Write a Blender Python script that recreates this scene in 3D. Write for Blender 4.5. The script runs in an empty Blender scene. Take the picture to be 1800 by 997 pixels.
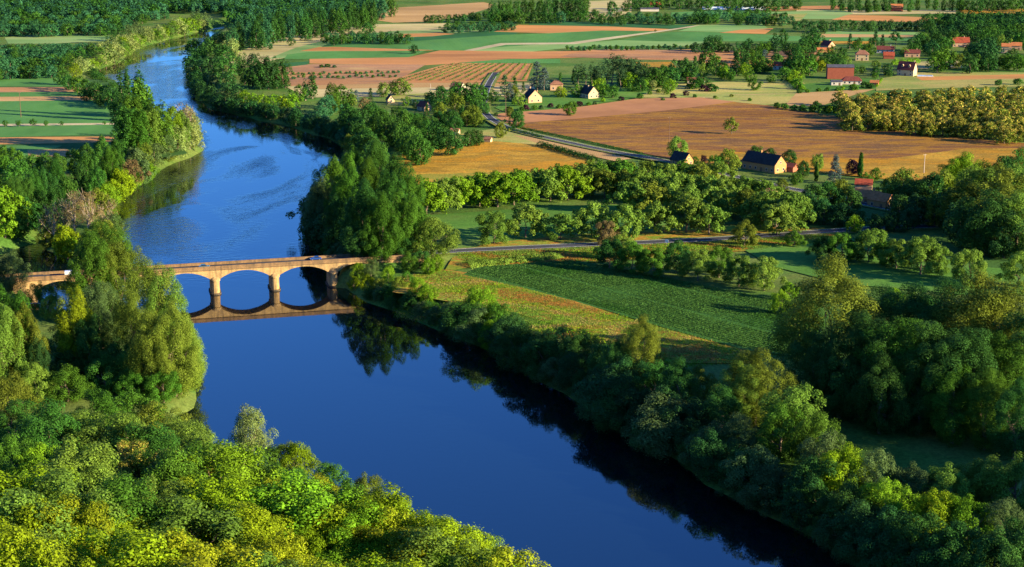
import bpy, bmesh, math, random
import numpy as np
from math import radians, sin, cos, tan, pi, sqrt
from mathutils import Vector, Matrix

C = bpy.context.scene.collection
SC = bpy.context.scene
D = bpy.data
# ------------------------------------------------------------------ camera, sky, sun, exposure
CAMZ, PITCH, FPX = 145.0, radians(13.81), 2800.0
cam = D.cameras.new('camera'); cam_o = D.objects.new('camera', cam); C.objects.link(cam_o)
cam.sensor_width = 36.0; cam.lens = 36.0 * FPX / 1800.0
cam.clip_start = 1.0; cam.clip_end = 30000.0
cam_o.location = (0, 0, CAMZ); cam_o.rotation_euler = (pi / 2 - PITCH, 0, 0)
SC.camera = cam_o

SUN_EL, SUN_AZ = radians(16.5), radians(112.0)      # azimuth clockwise from the view direction (+Y)
w = D.worlds.new('World'); SC.world = w; w.use_nodes = True
nt = w.node_tree; bg = nt.nodes['Background']
sky = nt.nodes.new('ShaderNodeTexSky'); sky.sky_type = 'NISHITA'; sky.sun_disc = False
sky.sun_elevation = SUN_EL; sky.sun_rotation = SUN_AZ
sky.air_density = 1.0; sky.dust_density = 0.2; sky.ozone_density = 4.0
hs = nt.nodes.new('ShaderNodeMix'); hs.data_type = 'RGBA'; hs.blend_type = 'MULTIPLY'; hs.inputs[0].default_value = 1.0
hs.inputs[7].default_value = (.42, .90, 1.68, 1)    # a deep clear evening blue
nt.links.new(sky.outputs[0], hs.inputs[6]); nt.links.new(hs.outputs[2], bg.inputs[0])
bg.inputs[1].default_value = 0.056
sun = D.lights.new('sun', 'SUN'); sun.energy = 5.0; sun.angle = radians(0.5); sun.color = (1.0, 0.84, 0.53)
sun_o = D.objects.new('sun', sun); C.objects.link(sun_o)
sd = Vector((sin(SUN_AZ) * cos(SUN_EL), cos(SUN_AZ) * cos(SUN_EL), sin(SUN_EL)))
sun_o.rotation_euler = sd.to_track_quat('Z', 'Y').to_euler(); sun_o.location = (300, -100, 400)
SC.view_settings.view_transform = 'Standard'; SC.view_settings.look = 'None'
SC.view_settings.exposure = 1.72; SC.view_settings.gamma = 1.0
SC.view_settings.use_curve_mapping = False
SC.cycles.max_bounces = 5; SC.cycles.diffuse_bounces = 2; SC.cycles.glossy_bounces = 2
SC.cycles.transmission_bounces = 3; SC.cycles.transparent_max_bounces = 4
SC.cycles.use_denoising = True; SC.cycles.denoising_input_passes = 'RGB_ALBEDO_NORMAL'; SC.cycles.denoising_prefilter = 'NONE'

RNG = np.random.default_rng(7); random.seed(7)
G = 6.0                                             # the plain stands six metres above the river

# ------------------------------------------------------------------ places: from a sight line to a point of the ground
def ray(px, py):
    x = (px - 900.0) / FPX; v = (py - 498.5) / FPX
    return np.array([x, cos(PITCH) - v * sin(PITCH), -sin(PITCH) - v * cos(PITCH)])
def P(px, py, z=0.0):
    d = ray(px, py); t = (z - CAMZ) / d[2]
    return np.array([d[0] * t, d[1] * t, z])

RIVER_PX = [(1720,1120),(1620,1060),(1490,985),(1340,910),(1250,850),(1130,785),(1030,715),(950,672),(870,622),(800,598),(760,574),
 (700,548),(640,530),(612,505),(602,480),(575,455),(552,430),(545,400),(560,360),(590,320),(610,285),(600,262),(575,242),(520,227),
 (440,207),(380,195),(348,177),(338,150),(333,120),(342,95),(356,75),(376,61),(400,52),(440,44),(430,41),(395,46),(362,53),(330,62),
 (300,69),(255,81),(225,97),(205,112),(170,122),(165,135),(180,150),(215,172),(250,203),(290,232),(340,256),(366,263),(352,271),
 (302,287),(272,304),(262,318),(225,340),(206,355),(203,372),(206,400),(215,440),(190,466),(150,476),(120,462),(84,441),(70,425),
 (40,432),(0,447),(-80,475),(-80,500),(0,480),(25,497),(15,530),(40,549),(110,551),(200,549),(290,562),(340,600),(349,640),
 (345,690),(335,716),(318,735),(312,752),(350,777),(400,802),(480,834),(560,872),(640,912),(720,952),(800,992),(900,1060),(990,1120)]
_rv = [P(a, b)[:2] for a, b in RIVER_PX]; RIVER = []
_rr = np.random.default_rng(11)
for _a, _b in zip(_rv, _rv[1:] + _rv[:1]):          # the bank wanders between the surveyed points
    _n = max(1, int(np.linalg.norm(_b - _a) / 13)); _q = (_b - _a) / (np.linalg.norm(_b - _a) + 1e-9)
    for _i in range(_n): RIVER.append(_a + (_b - _a) * _i / _n + np.array([-_q[1], _q[0]]) * _rr.uniform(-2.2, 2.2))
RIVER = np.array(RIVER)

def poly_signed(pts, poly):
    """distance to a closed polygon's edge, negative inside"""
    pts = np.asarray(pts, float); n = len(poly)
    best = np.full(len(pts), 1e12); inside = np.zeros(len(pts), bool)
    for i in range(n):
        a = poly[i]; b = poly[(i + 1) % n]; ab = b - a
        t = np.clip(((pts - a) @ ab) / max(ab @ ab, 1e-9), 0, 1)
        d = pts - a - t[:, None] * ab
        best = np.minimum(best, (d ** 2).sum(1))
        c = ((a[1] > pts[:, 1]) != (b[1] > pts[:, 1]))
        with np.errstate(divide='ignore', invalid='ignore'):
            xx = (b[0] - a[0]) * (pts[:, 1] - a[1]) / (b[1] - a[1]) + a[0]
        inside ^= c & (pts[:, 0] < xx)
    r = np.sqrt(best); return np.where(inside, -r, r)
def line_dist(pts, line):
    """distance to a polyline and the interpolated third coordinate there"""
    pts = np.asarray(pts, float); best = np.full(len(pts), 1e12); z = np.zeros(len(pts))
    for a, b in zip(line[:-1], line[1:]):
        ab = b[:2] - a[:2]; t = np.clip(((pts - a[:2]) @ ab) / max(ab @ ab, 1e-9), 0, 1)
        d = ((pts - a[:2] - t[:, None] * ab) ** 2).sum(1); m = d < best
        best = np.where(m, d, best); z = np.where(m, a[2] + t * (b[2] - a[2]), z)
    return np.sqrt(best), z

# the bridge line
_b1, _b3 = P(378, 513), P(584, 500)
BDIR = (_b3 - _b1)[:2]; SPAN = np.linalg.norm(BDIR) / 2; BDIR = BDIR / np.linalg.norm(BDIR)
DECK = 9.5
def bridge_pt(u, v=0.0, z=0.0):                     # u along from the first pier in view, v towards upstream
    return np.array([_b1[0] + BDIR[0] * u - BDIR[1] * v, _b1[1] + BDIR[1] * u + BDIR[0] * v, z])
U0, U1 = -3 * SPAN + 1.0, 3 * SPAN - 3.0
def at_z(lst): return [P(a, b, z) for a, b, z in lst]
ROAD_MAIN = [bridge_pt(U1 - 4, 2.8, DECK), bridge_pt(U1 + 12, 3.2, DECK - .6)] + at_z([(800,442,6.6),(900,437,6.3),(1050,430.5,6.3),(1200,424,6.3),(1290,419,6.3),
  (1400,411,6.3),(1500,404,6.3),(1570,401,6.3),(1650,398,6.3),(1740,400,6.3),(1900,406,6.3)])
ROAD_WEST = [bridge_pt(U0 + 4, 2.8, DECK), bridge_pt(U0 - 25, 2.8, DECK - .5), bridge_pt(U0 - 110, -10, 7.5)]
ROAD_LANE = at_z([(872,128,6.3),(858,150,6.3),(850,175,6.3),(850,196,6.3),(862,209,6.3),(880,220,6.3),(900,228,6.3),(960,243,6.3),(1050,262.5,6.3),
  (1130,277,6.3),(1200,289,6.3),(1320,318,6.3),(1480,352,6.3),(1600,376,6.3),(1650,397,6.3)])

NEAR_A, NEAR_B = np.array([-150., 440.]), np.array([8., 312.])
_nd = (NEAR_B - NEAR_A) / np.linalg.norm(NEAR_B - NEAR_A); NEAR_N = np.array([_nd[1], -_nd[0]])      # towards the belvedere
RIDGE = [np.array(p, float) for p in [(370, 240, 98), (405, 330, 86), (465, 420, 72), (560, 500, 58), (700, 540, 45)]]
def ground(pts):
    pts = np.atleast_2d(np.asarray(pts, float))[:, :2]
    d = poly_signed(pts, RIVER)
    z = np.where(d < 0, np.maximum(-2.0, d * .5), np.minimum(G, -.2 + d * .55))
    hill = 2.5 + .18 * ((pts - NEAR_A) @ NEAR_N - 8.0)
    near = (pts[:, 0] < 60)
    spit = (pts[:, 1] < 600) & (pts[:, 0] < -60)
    z = np.where(spit & (d > 0) & ((pts - bridge_pt(0)[:2]) @ np.array([-BDIR[1], BDIR[0]]) < -8), np.minimum(z, 2.5), z)
    z = np.where(near & (d > 0), np.maximum(z, np.minimum(hill, 80)), z)
    rd, rz = line_dist(pts, RIDGE)                                                                   # the wooded scarp the town stands on
    side = np.maximum(0, rz * (1 - np.clip((rd - 15) / 95, 0, 1)) ** 1.0)
    z = np.where(d > 0, np.maximum(z, side), z)
    for rl in (ROAD_MAIN, ROAD_WEST):
        q, qz = line_dist(pts, rl)
        bank = qz - .12 - np.maximum(0, q - 4.8) * .6
        z = np.where((q < 14) & (d > -1.0), np.maximum(z, np.minimum(bank, qz - .12)), z)
    return z
def gz(x, y): return float(ground([(x, y)])[0])

# ------------------------------------------------------------------ materials
def new_mat(name):
    m = D.materials.new(name); m.use_nodes = True
    t = m.node_tree; return m, t, t.nodes['Principled BSDF']
def N(t, typ, **kw):
    n = t.nodes.new(typ)
    for k, v in kw.items(): setattr(n, k, v)
    return n
def rgba(c): return (c[0], c[1], c[2], 1)
def flat(name, c, rough=.7, metal=0.0, var=.18, scale=1.5, spec=.3):
    m, t, b = new_mat(name)
    tc = N(t, 'ShaderNodeTexCoord'); no = N(t, 'ShaderNodeTexNoise'); no.inputs['Scale'].default_value = scale; no.inputs['Detail'].default_value = 6
    t.links.new(tc.outputs['Object'], no.inputs['Vector'])
    r = N(t, 'ShaderNodeValToRGB'); e = r.color_ramp.elements
    e[0].position = .3; e[1].position = .72
    e[0].color = rgba([x * (1 - var) for x in c]); e[1].color = rgba([min(1, x * (1 + var)) for x in c])
    t.links.new(no.outputs[0], r.inputs[0]); t.links.new(r.outputs[0], b.inputs['Base Color'])
    b.inputs['Roughness'].default_value = rough; b.inputs['Metallic'].default_value = metal
    b.inputs['Specular IOR Level'].default_value = spec
    return m
LEAFMATS = {}
def leaf(name, c, tr=.3, hue=.012, val=.22):
    if name in LEAFMATS: return LEAFMATS[name]
    m, t, b = new_mat('leaf_' + name)
    oi = N(t, 'ShaderNodeObjectInfo'); tc = N(t, 'ShaderNodeTexCoord')
    no = N(t, 'ShaderNodeTexNoise'); no.inputs['Scale'].default_value = .55; no.inputs['Detail'].default_value = 4
    t.links.new(tc.outputs['Object'], no.inputs['Vector'])
    h = N(t, 'ShaderNodeHueSaturation'); h.inputs['Color'].default_value = rgba(c)
    mh = N(t, 'ShaderNodeMapRange'); mh.inputs[3].default_value = .5 - hue; mh.inputs[4].default_value = .5 + hue
    t.links.new(oi.outputs['Random'], mh.inputs[0]); t.links.new(mh.outputs[0], h.inputs['Hue'])
    mm = N(t, 'ShaderNodeMath', operation='MULTIPLY'); mm.inputs[1].default_value = 7.13
    fr = N(t, 'ShaderNodeMath', operation='FRACT')
    t.links.new(oi.outputs['Random'], mm.inputs[0]); t.links.new(mm.outputs[0], fr.inputs[0])
    mv = N(t, 'ShaderNodeMapRange'); mv.inputs[3].default_value = 1 - val; mv.inputs[4].default_value = 1 + val
    t.links.new(fr.outputs[0], mv.inputs[0])
    nv = N(t, 'ShaderNodeMapRange'); nv.inputs[1].default_value = .3; nv.inputs[2].default_value = .7; nv.inputs[3].default_value = .72; nv.inputs[4].default_value = 1.3
    t.links.new(no.outputs[0], nv.inputs[0])
    mu = N(t, 'ShaderNodeMath', operation='MULTIPLY')
    t.links.new(mv.outputs[0], mu.inputs[0]); t.links.new(nv.outputs[0], mu.inputs[1])
    gi = N(t, 'ShaderNodeNewGeometry'); iv = N(t, 'ShaderNodeMapRange'); iv.inputs[3].default_value = .62; iv.inputs[4].default_value = 1.42   # every leaf its own tone
    t.links.new(gi.outputs['Random Per Island'], iv.inputs[0])
    m4 = N(t, 'ShaderNodeMath', operation='MULTIPLY'); t.links.new(mu.outputs[0], m4.inputs[0]); t.links.new(iv.outputs[0], m4.inputs[1]); t.links.new(m4.outputs[0], h.inputs['Value'])
    t.links.new(h.outputs[0], b.inputs['Base Color'])
    b.inputs['Roughness'].default_value = .6; b.inputs['Specular IOR Level'].default_value = .03
    tl = N(t, 'ShaderNodeBsdfTranslucent'); t.links.new(h.outputs[0], tl.inputs['Color'])
    mx = N(t, 'ShaderNodeMixShader'); mx.inputs[0].default_value = tr
    t.links.new(b.outputs[0], mx.inputs[1]); t.links.new(tl.outputs[0], mx.inputs[2])
    t.links.new(mx.outputs[0], t.nodes['Material Output'].inputs['Surface'])
    LEAFMATS[name] = m; return m
LEAFC = {
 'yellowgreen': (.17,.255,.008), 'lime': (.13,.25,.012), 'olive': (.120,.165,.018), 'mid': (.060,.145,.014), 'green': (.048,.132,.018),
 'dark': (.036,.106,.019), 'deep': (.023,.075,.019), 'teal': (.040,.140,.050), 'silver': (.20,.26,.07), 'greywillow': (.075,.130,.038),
 'cedar': (.075, .115, .105), 'purple': (.035, .014, .022), 'brown': (.165,.125,.05), 'cream': (.38,.30,.055), 'gold': (.20,.25,.010),
 'walnut': (.118,.205,.026), 'pine': (.04,.085,.03), 'straw': (.30, .22, .07), 'orange': (.26, .12, .025), 'crop': (.078,.172,.032)}
for k, v in LEAFC.items(): leaf(k, v, tr=.3 if k not in ('purple', 'cedar', 'pine', 'deep') else .15)
BARK = flat('bark', (.15, .11, .075), .9, var=.35, scale=3)
PALEBARK = flat('pale_bark', (.34, .27, .2), .9, var=.3, scale=3)
def field_mat(name, cols, scale=.05, stretch=(1, 1), ang=0.0, rows=0.0, rowdark=.7, fine=.35, bump=.0):
    """patches of several colours, a finer grain over them, and plough or sowing lines"""
    m, t, b = new_mat(name)
    ge = N(t, 'ShaderNodeNewGeometry'); mp = N(t, 'ShaderNodeMapping')
    mp.inputs['Rotation'].default_value = (0, 0, ang); mp.inputs['Scale'].default_value = (stretch[0], stretch[1], 1)
    t.links.new(ge.outputs['Position'], mp.inputs['Vector'])
    n1 = N(t, 'ShaderNodeTexNoise'); n1.inputs['Scale'].default_value = scale; n1.inputs['Detail'].default_value = 7; n1.inputs['Roughness'].default_value = .62
    t.links.new(mp.outputs[0], n1.inputs['Vector'])
    r = N(t, 'ShaderNodeValToRGB'); e = r.color_ramp.elements
    k = len(cols)
    e[0].position = .33; e[0].color = rgba(cols[0]); e[1].position = .67; e[1].color = rgba(cols[-1])
    for i in range(1, k - 1):
        q = e.new(.33 + .34 * i / (k - 1)); q.color = rgba(cols[i])
    t.links.new(n1.outputs[0], r.inputs[0])
    n2 = N(t, 'ShaderNodeTexNoise'); n2.inputs['Scale'].default_value = .9; n2.inputs['Detail'].default_value = 5; n2.inputs['Roughness'].default_value = .7
    t.links.new(ge.outputs['Position'], n2.inputs['Vector'])
    mr = N(t, 'ShaderNodeMapRange'); mr.inputs[1].default_value = .3; mr.inputs[2].default_value = .7; mr.inputs[3].default_value = 1 - fine; mr.inputs[4].default_value = 1 + fine
    t.links.new(n2.outputs[0], mr.inputs[0])
    val = mr.outputs[0]
    if rows:
        wv = N(t, 'ShaderNodeTexWave'); wv.wave_type = 'BANDS'; wv.bands_direction = 'X'; wv.inputs['Scale'].default_value = rows
        wv.inputs['Distortion'].default_value = .8; wv.inputs['Detail'].default_value = 2
        m2 = N(t, 'ShaderNodeMapping'); m2.inputs['Rotation'].default_value = (0, 0, ang)
        t.links.new(ge.outputs['Position'], m2.inputs['Vector']); t.links.new(m2.outputs[0], wv.inputs['Vector'])
        m3 = N(t, 'ShaderNodeMapRange'); m3.inputs[3].default_value = rowdark; m3.inputs[4].default_value = 1.12
        t.links.new(wv.outputs['Fac'], m3.inputs[0])
        mu = N(t, 'ShaderNodeMath', operation='MULTIPLY'); t.links.new(val, mu.inputs[0]); t.links.new(m3.outputs[0], mu.inputs[1]); val = mu.outputs[0]
    n3 = N(t, 'ShaderNodeTexNoise'); n3.inputs['Scale'].default_value = .012; n3.inputs['Detail'].default_value = 6; n3.inputs['Roughness'].default_value = .65
    t.links.new(mp.outputs[0], n3.inputs['Vector'])
    m5 = N(t, 'ShaderNodeMapRange'); m5.inputs[1].default_value = .3; m5.inputs[2].default_value = .7; m5.inputs[3].default_value = .72; m5.inputs[4].default_value = 1.25
    t.links.new(n3.outputs[0], m5.inputs[0]); mu5 = N(t, 'ShaderNodeMath', operation='MULTIPLY'); t.links.new(val, mu5.inputs[0]); t.links.new(m5.outputs[0], mu5.inputs[1]); val = mu5.outputs[0]
    h = N(t, 'ShaderNodeHueSaturation'); t.links.new(r.outputs[0], h.inputs['Color']); t.links.new(val, h.inputs['Value'])
    t.links.new(h.outputs[0], b.inputs['Base Color'])
    b.inputs['Roughness'].default_value = .95; b.inputs['Specular IOR Level'].default_value = .05
    if bump:
        bp = N(t, 'ShaderNodeBump'); bp.inputs['Strength'].default_value = bump; bp.inputs['Distance'].default_value = .4
        t.links.new(n2.outputs[0], bp.inputs['Height']); t.links.new(bp.outputs[0], b.inputs['Normal'])
    return m

# ------------------------------------------------------------------ mesh helpers
class MB:
    """collects faces; build() links them as one mesh object"""
    def __init__(s): s.v = []; s.f = []; s.m = []
    def add(s, vs, fs, mi=0):
        o = len(s.v); s.v += [tuple(map(float, p)) for p in vs]; s.f += [tuple(i + o for i in f) for f in fs]; s.m += [mi] * len(fs)
    def box(s, x0, x1, y0, y1, z0, z1, mi=0):
        s.add([(x0,y0,z0),(x1,y0,z0),(x1,y1,z0),(x0,y1,z0),(x0,y0,z1),(x1,y0,z1),(x1,y1,z1),(x0,y1,z1)],
              [(0,3,2,1),(4,5,6,7),(0,1,5,4),(1,2,6,5),(2,3,7,6),(3,0,4,7)], mi)
    def tube(s, pts, rad, n=6, mi=0, cap=True):
        pts = [np.asarray(p, float) for p in pts]; vs = []
        for i, p in enumerate(pts):
            d = pts[min(i + 1, len(pts) - 1)] - pts[max(i - 1, 0)]; d = d / (np.linalg.norm(d) + 1e-9)
            a = np.cross(d, (0, 0, 1.)) if abs(d[2]) < .95 else np.cross(d, (1., 0, 0)); a /= np.linalg.norm(a); b = np.cross(d, a)
            for k in range(n):
                q = 2 * pi * k / n; vs.append(p + rad[i] * (cos(q) * a + sin(q) * b))
        fs = [(i*n+k, i*n+(k+1)%n, (i+1)*n+(k+1)%n, (i+1)*n+k) for i in range(len(pts)-1) for k in range(n)]
        if cap: fs += [tuple(range(n - 1, -1, -1)), tuple((len(pts)-1)*n + k for k in range(n))]
        s.add(vs, fs, mi)
    def prism(s, poly, y0, y1, mi=0):               # an x-z outline given a thickness along y
        n = len(poly); vs = [(p[0], y0, p[1]) for p in poly] + [(p[0], y1, p[1]) for p in poly]
        s.add(vs, [tuple(range(n)), tuple(range(2*n-1, n-1, -1))] + [(i, i+n, (i+1)%n+n, (i+1)%n) for i in range(n)], mi)
    def mesh(s, name, mats):
        me = D.meshes.new(name); me.from_pydata(s.v, [], s.f)
        for m in mats: me.materials.append(m)
        if len(mats) > 1: me.polygons.foreach_set('material_index', s.m)
        bm = bmesh.new(); bm.from_mesh(me); bmesh.ops.recalc_face_normals(bm, faces=bm.faces); bm.to_mesh(me); bm.free()
        return me
    def build(s, name, mats, parent=None, loc=None, bevel=0):
        if not isinstance(mats, (list, tuple)): mats = [mats]
        o = D.objects.new(name, s.mesh(name, mats)); C.objects.link(o)
        if parent: o.parent = parent
        if loc is not None: o.location = loc
        if bevel:
            b = o.modifiers.new('bevel', 'BEVEL'); b.width = bevel; b.segments = 2; b.limit_method = 'ANGLE'
        return o
def np_mesh(name, verts, nper, mats, mi=None):
    """a mesh of loose faces with nper corners each"""
    nf = len(verts) // nper; me = D.meshes.new(name)
    me.vertices.add(len(verts)); me.vertices.foreach_set('co', np.asarray(verts, np.float32).ravel())
    me.loops.add(nf * nper); me.loops.foreach_set('vertex_index', np.arange(nf * nper, dtype=np.int32))
    me.polygons.add(nf); me.polygons.foreach_set('loop_start', np.arange(0, nf * nper, nper, dtype=np.int32))
    try: me.polygons.foreach_set('loop_total', np.full(nf, nper, np.int32))
    except Exception: pass
    for m in mats: me.materials.append(m)
    if mi is not None: me.polygons.foreach_set('material_index', np.asarray(mi, np.int32))
    me.update(calc_edges=True); return me
def tag(o, label=None, cat=None, group=None, kind=None):
    if label: o['label'] = label
    if cat: o['category'] = cat
    if group: o['group'] = group
    if kind: o['kind'] = kind
    return o
def empty(name, loc, rz=0.0):
    o = D.objects.new(name, None); C.objects.link(o); o.location = tuple(map(float, loc)); o.rotation_euler = (0, 0, rz); o.empty_display_size = .5
    return o

# ------------------------------------------------------------------ the ground, one sheet to the horizon
def axis(parts):
    out = []
    for a, b, st in parts: out += list(np.arange(a, b, st))
    return np.array(out + [parts[-1][1]], float)
gx = axis([(-14000,-3000,1000),(-3000,-900,150),(-900,-420,12),(-420,-180,5),(-180,260,3.5),(260,760,9),(760,1500,30),(1500,14000,1100)])
gy = axis([(-1500,0,150),(0,180,15),(180,760,3.5),(760,1150,6),(1150,1800,11),(1800,3400,60),(3400,16000,900)])
GX, GY = np.meshgrid(gx, gy); pts = np.stack([GX.ravel(), GY.ravel()], 1)
ZZ = ground(pts)
sheet_n = np.sin(pts[:, 0] * .31 + 1.3 * np.sin(pts[:, 1] * .17)) * np.sin(pts[:, 1] * .27 + pts[:, 0] * .05)
ZZ = ZZ + np.where((ZZ > .4) & (ZZ < G - .5), sheet_n * .25, 0)
nx, ny = len(gx), len(gy); idx = np.arange(nx * ny).reshape(ny, nx)
quads = np.stack([idx[:-1, :-1], idx[:-1, 1:], idx[1:, 1:], idx[1:, :-1]], -1).reshape(-1, 4)
me = D.meshes.new('ground'); me.vertices.add(nx * ny); me.vertices.foreach_set('co', np.column_stack([pts, ZZ]).astype(np.float32).ravel())
me.loops.add(quads.size); me.loops.foreach_set('vertex_index', quads.astype(np.int32).ravel())
me.polygons.add(len(quads)); me.polygons.foreach_set('loop_start', np.arange(0, quads.size, 4, dtype=np.int32))
me.polygons.foreach_set('use_smooth', np.ones(len(quads), bool)); me.update(calc_edges=True)
me.materials.append(field_mat('meadow_ground', [(.045,.11,.018),(.07,.145,.025),(.12,.16,.035),(.06,.125,.02)], .02, fine=.4, bump=.5))
g_o = D.objects.new('ground', me); C.objects.link(g_o); tag(g_o, kind='structure')

# the river
wm, t, b = new_mat('river_water')
b.inputs['Base Color'].default_value = (.0015, .004, .007, 1); b.inputs['Roughness'].default_value = .03
b.inputs['IOR'].default_value = 2.1; b.inputs['Specular IOR Level'].default_value = .5
ge = N(t, 'ShaderNodeNewGeometry')
mp = N(t, 'ShaderNodeMapping'); mp.inputs['Scale'].default_value = (.5, 1.0, 1); t.links.new(ge.outputs['Position'], mp.inputs['Vector'])
n1 = N(t, 'ShaderNodeTexNoise'); n1.inputs['Scale'].default_value = .55; n1.inputs['Detail'].default_value = 4; t.links.new(mp.outputs[0], n1.inputs['Vector'])
mp2 = N(t, 'ShaderNodeMapping'); mp2.inputs['Scale'].default_value = (1.0, .35, 1); mp2.inputs['Rotation'].default_value = (0, 0, .35); t.links.new(ge.outputs['Position'], mp2.inputs['Vector'])
n2 = N(t, 'ShaderNodeTexNoise'); n2.inputs['Scale'].default_value = .022; n2.inputs['Detail'].default_value = 5; n2.inputs['Distortion'].default_value = 1.2; t.links.new(mp2.outputs[0], n2.inputs['Vector'])
pr = N(t, 'ShaderNodeMapRange'); pr.inputs[1].default_value = .46; pr.inputs[2].default_value = .58; t.links.new(n2.outputs[0], pr.inputs[0])
sx = N(t, 'ShaderNodeSeparateXYZ'); t.links.new(ge.outputs['Position'], sx.inputs[0])
up = N(t, 'ShaderNodeMapRange'); up.inputs[1].default_value = 560; up.inputs[2].default_value = 680; up.inputs[3].default_value = .035; up.inputs[4].default_value = 1.0; t.links.new(sx.outputs['Y'], up.inputs[0])
mu = N(t, 'ShaderNodeMath', operation='MULTIPLY'); t.links.new(up.outputs[0], mu.inputs[0])
pa = N(t, 'ShaderNodeMapRange'); pa.inputs[3].default_value = .06; pa.inputs[4].default_value = 1.0; t.links.new(pr.outputs[0], pa.inputs[0]); t.links.new(pa.outputs[0], mu.inputs[1])
ms = N(t, 'ShaderNodeMath', operation='MULTIPLY'); ms.inputs[1].default_value = .45; t.links.new(mu.outputs[0], ms.inputs[0])
bp = N(t, 'ShaderNodeBump'); bp.inputs['Distance'].default_value = .7
t.links.new(ms.outputs[0], bp.inputs['Strength']); t.links.new(n1.outputs[0], bp.inputs['Height']); t.links.new(bp.outputs[0], b.inputs['Normal'])
mb = MB(); mb.add([(-1500, 150, 0), (600, 150, 0), (600, 4200, 0), (-1500, 4200, 0)], [(0, 1, 2, 3)])
tag(mb.build('river_water', wm), kind='structure')

# ------------------------------------------------------------------ fields: thin sheets on the plain
LAYER = [0]
def sheet(name, px, mat, z=None, pxz=G):
    LAYER[0] += 1; z = G + .03 + .004 * LAYER[0] if z is None else z
    vs = [tuple(P(a, c, pxz)[:2]) + (z,) for a, c in px]
    bm = bmesh.new(); f = bm.faces.new([bm.verts.new(v) for v in vs]); bmesh.ops.triangulate(bm, faces=[f])
    bmesh.ops.recalc_face_normals(bm, faces=bm.faces)
    for f in bm.faces:
        if f.normal.z < 0: f.normal_flip()
    me = D.meshes.new(name); bm.to_mesh(me); bm.free(); me.materials.append(mat)
    o = D.objects.new(name, me); C.objects.link(o); return tag(o, kind='structure')
FM = {
 'emerald': field_mat('field_emerald', [(.060,.180,.040),(.085,.215,.050),(.068,.195,.052)], .03, (1,.4), fine=.15, rows=.25, rowdark=.85),
 'darkgreen': field_mat('field_darkgreen', [(.028,.11,.035),(.04,.13,.04)], .03, (1,.4), fine=.15),
 'pale': field_mat('field_pale', [(.13,.27,.075),(.18,.30,.09),(.25,.31,.11)], .02, (.3,1), fine=.18),
 'orange': field_mat('field_orange', [(.42,.19,.06),(.50,.23,.07),(.40,.22,.08)], .03, (.3,1), fine=.15),
 'pink': field_mat('field_pink', [(.40,.175,.060),(.44,.205,.072),(.35,.16,.06)], .03, (.3,1), fine=.12, rows=.3, rowdark=.9),
 'straw': field_mat('field_straw', [(.42,.33,.14),(.36,.33,.13),(.46,.36,.17),(.33,.30,.12)], .035, (.35,1), fine=.2),
 'tan': field_mat('field_tan', [(.42,.26,.10),(.38,.23,.09),(.45,.29,.12)], .03, (.35,1), fine=.15, rows=.3, rowdark=.88),
 'brown': field_mat('field_brown', [(.34,.16,.07),(.40,.20,.08),(.28,.15,.08),(.38,.24,.10)], .035, (.3,1), fine=.25),
 'meadow': field_mat('field_meadow', [(.135,.058,.030),(.27,.125,.020),(.16,.075,.036),(.31,.155,.022),(.15,.08,.04),(.26,.125,.022)], .05, (.28,1), fine=.4, bump=.4),
 'gold': field_mat('field_gold', [(.30,.17,.018),(.42,.20,.018),(.26,.16,.025),(.44,.24,.03),(.22,.20,.03)], .04, (.5,1), fine=.35, bump=.4),
 'plough': field_mat('field_plough', [(.36,.17,.075),(.39,.185,.08),(.34,.16,.075)], .03, fine=.08),
 'lawn': field_mat('field_lawn', [(.060,.160,.025),(.08,.185,.03),(.11,.19,.038)], .05, (.5,1), fine=.25, bump=.3),
 'yellowlawn': field_mat('field_yellowlawn', [(.30,.29,.08),(.36,.30,.09),(.22,.27,.06),(.38,.28,.11)], .03, (.4,1), fine=.25, bump=.3),
 'crop': field_mat('field_crop', [(.035,.105,.018),(.046,.125,.022)], .05, fine=.4, bump=.5),
 'rough': field_mat('field_rough', [(.24,.24,.03),(.13,.20,.02),(.32,.16,.03),(.18,.24,.03),(.34,.13,.03)], .07, (.6,1), fine=.4, bump=.5),
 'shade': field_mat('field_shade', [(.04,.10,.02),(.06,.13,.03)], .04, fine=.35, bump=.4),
 'path': field_mat('path_sand', [(.46,.38,.22),(.40,.33,.18)], .08, fine=.2),
}
F = lambda m, *px: sheet('field', px, FM[m])
# far plain, left bank
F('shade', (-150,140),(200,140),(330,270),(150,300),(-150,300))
F('emerald', (-80,134),(105,133),(175,152),(-80,152)); F('brown', (-80,154),(165,153),(185,161),(-80,163)); F('emerald', (-80,163),(185,161),(190,170),(-80,171))
F('tan', (-80,171),(190,169),(200,176),(-80,179)); F('emerald', (-80,179),(205,176),(225,216),(-80,219)); F('path', (-80,219),(225,216),(225,219),(-80,223))
F('emerald', (-80,223),(225,219),(225,236),(-80,243)); F('orange', (-80,243),(60,241),(200,240),(205,250),(45,253),(-80,256)); F('emerald', (-80,256),(110,256),(60,278),(-80,280))
F('tan', (48,264),(115,262),(150,275),(50,276)); F('pale', (8,66),(60,61),(195,61),(190,72),(90,77),(14,77)); F('darkgreen', (-60,112),(110,110),(110,118),(-60,120))
F('straw', (-60,93),(60,92),(60,95),(-60,96)); F('orange', (118,14),(138,13),(138,16),(120,16))
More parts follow.
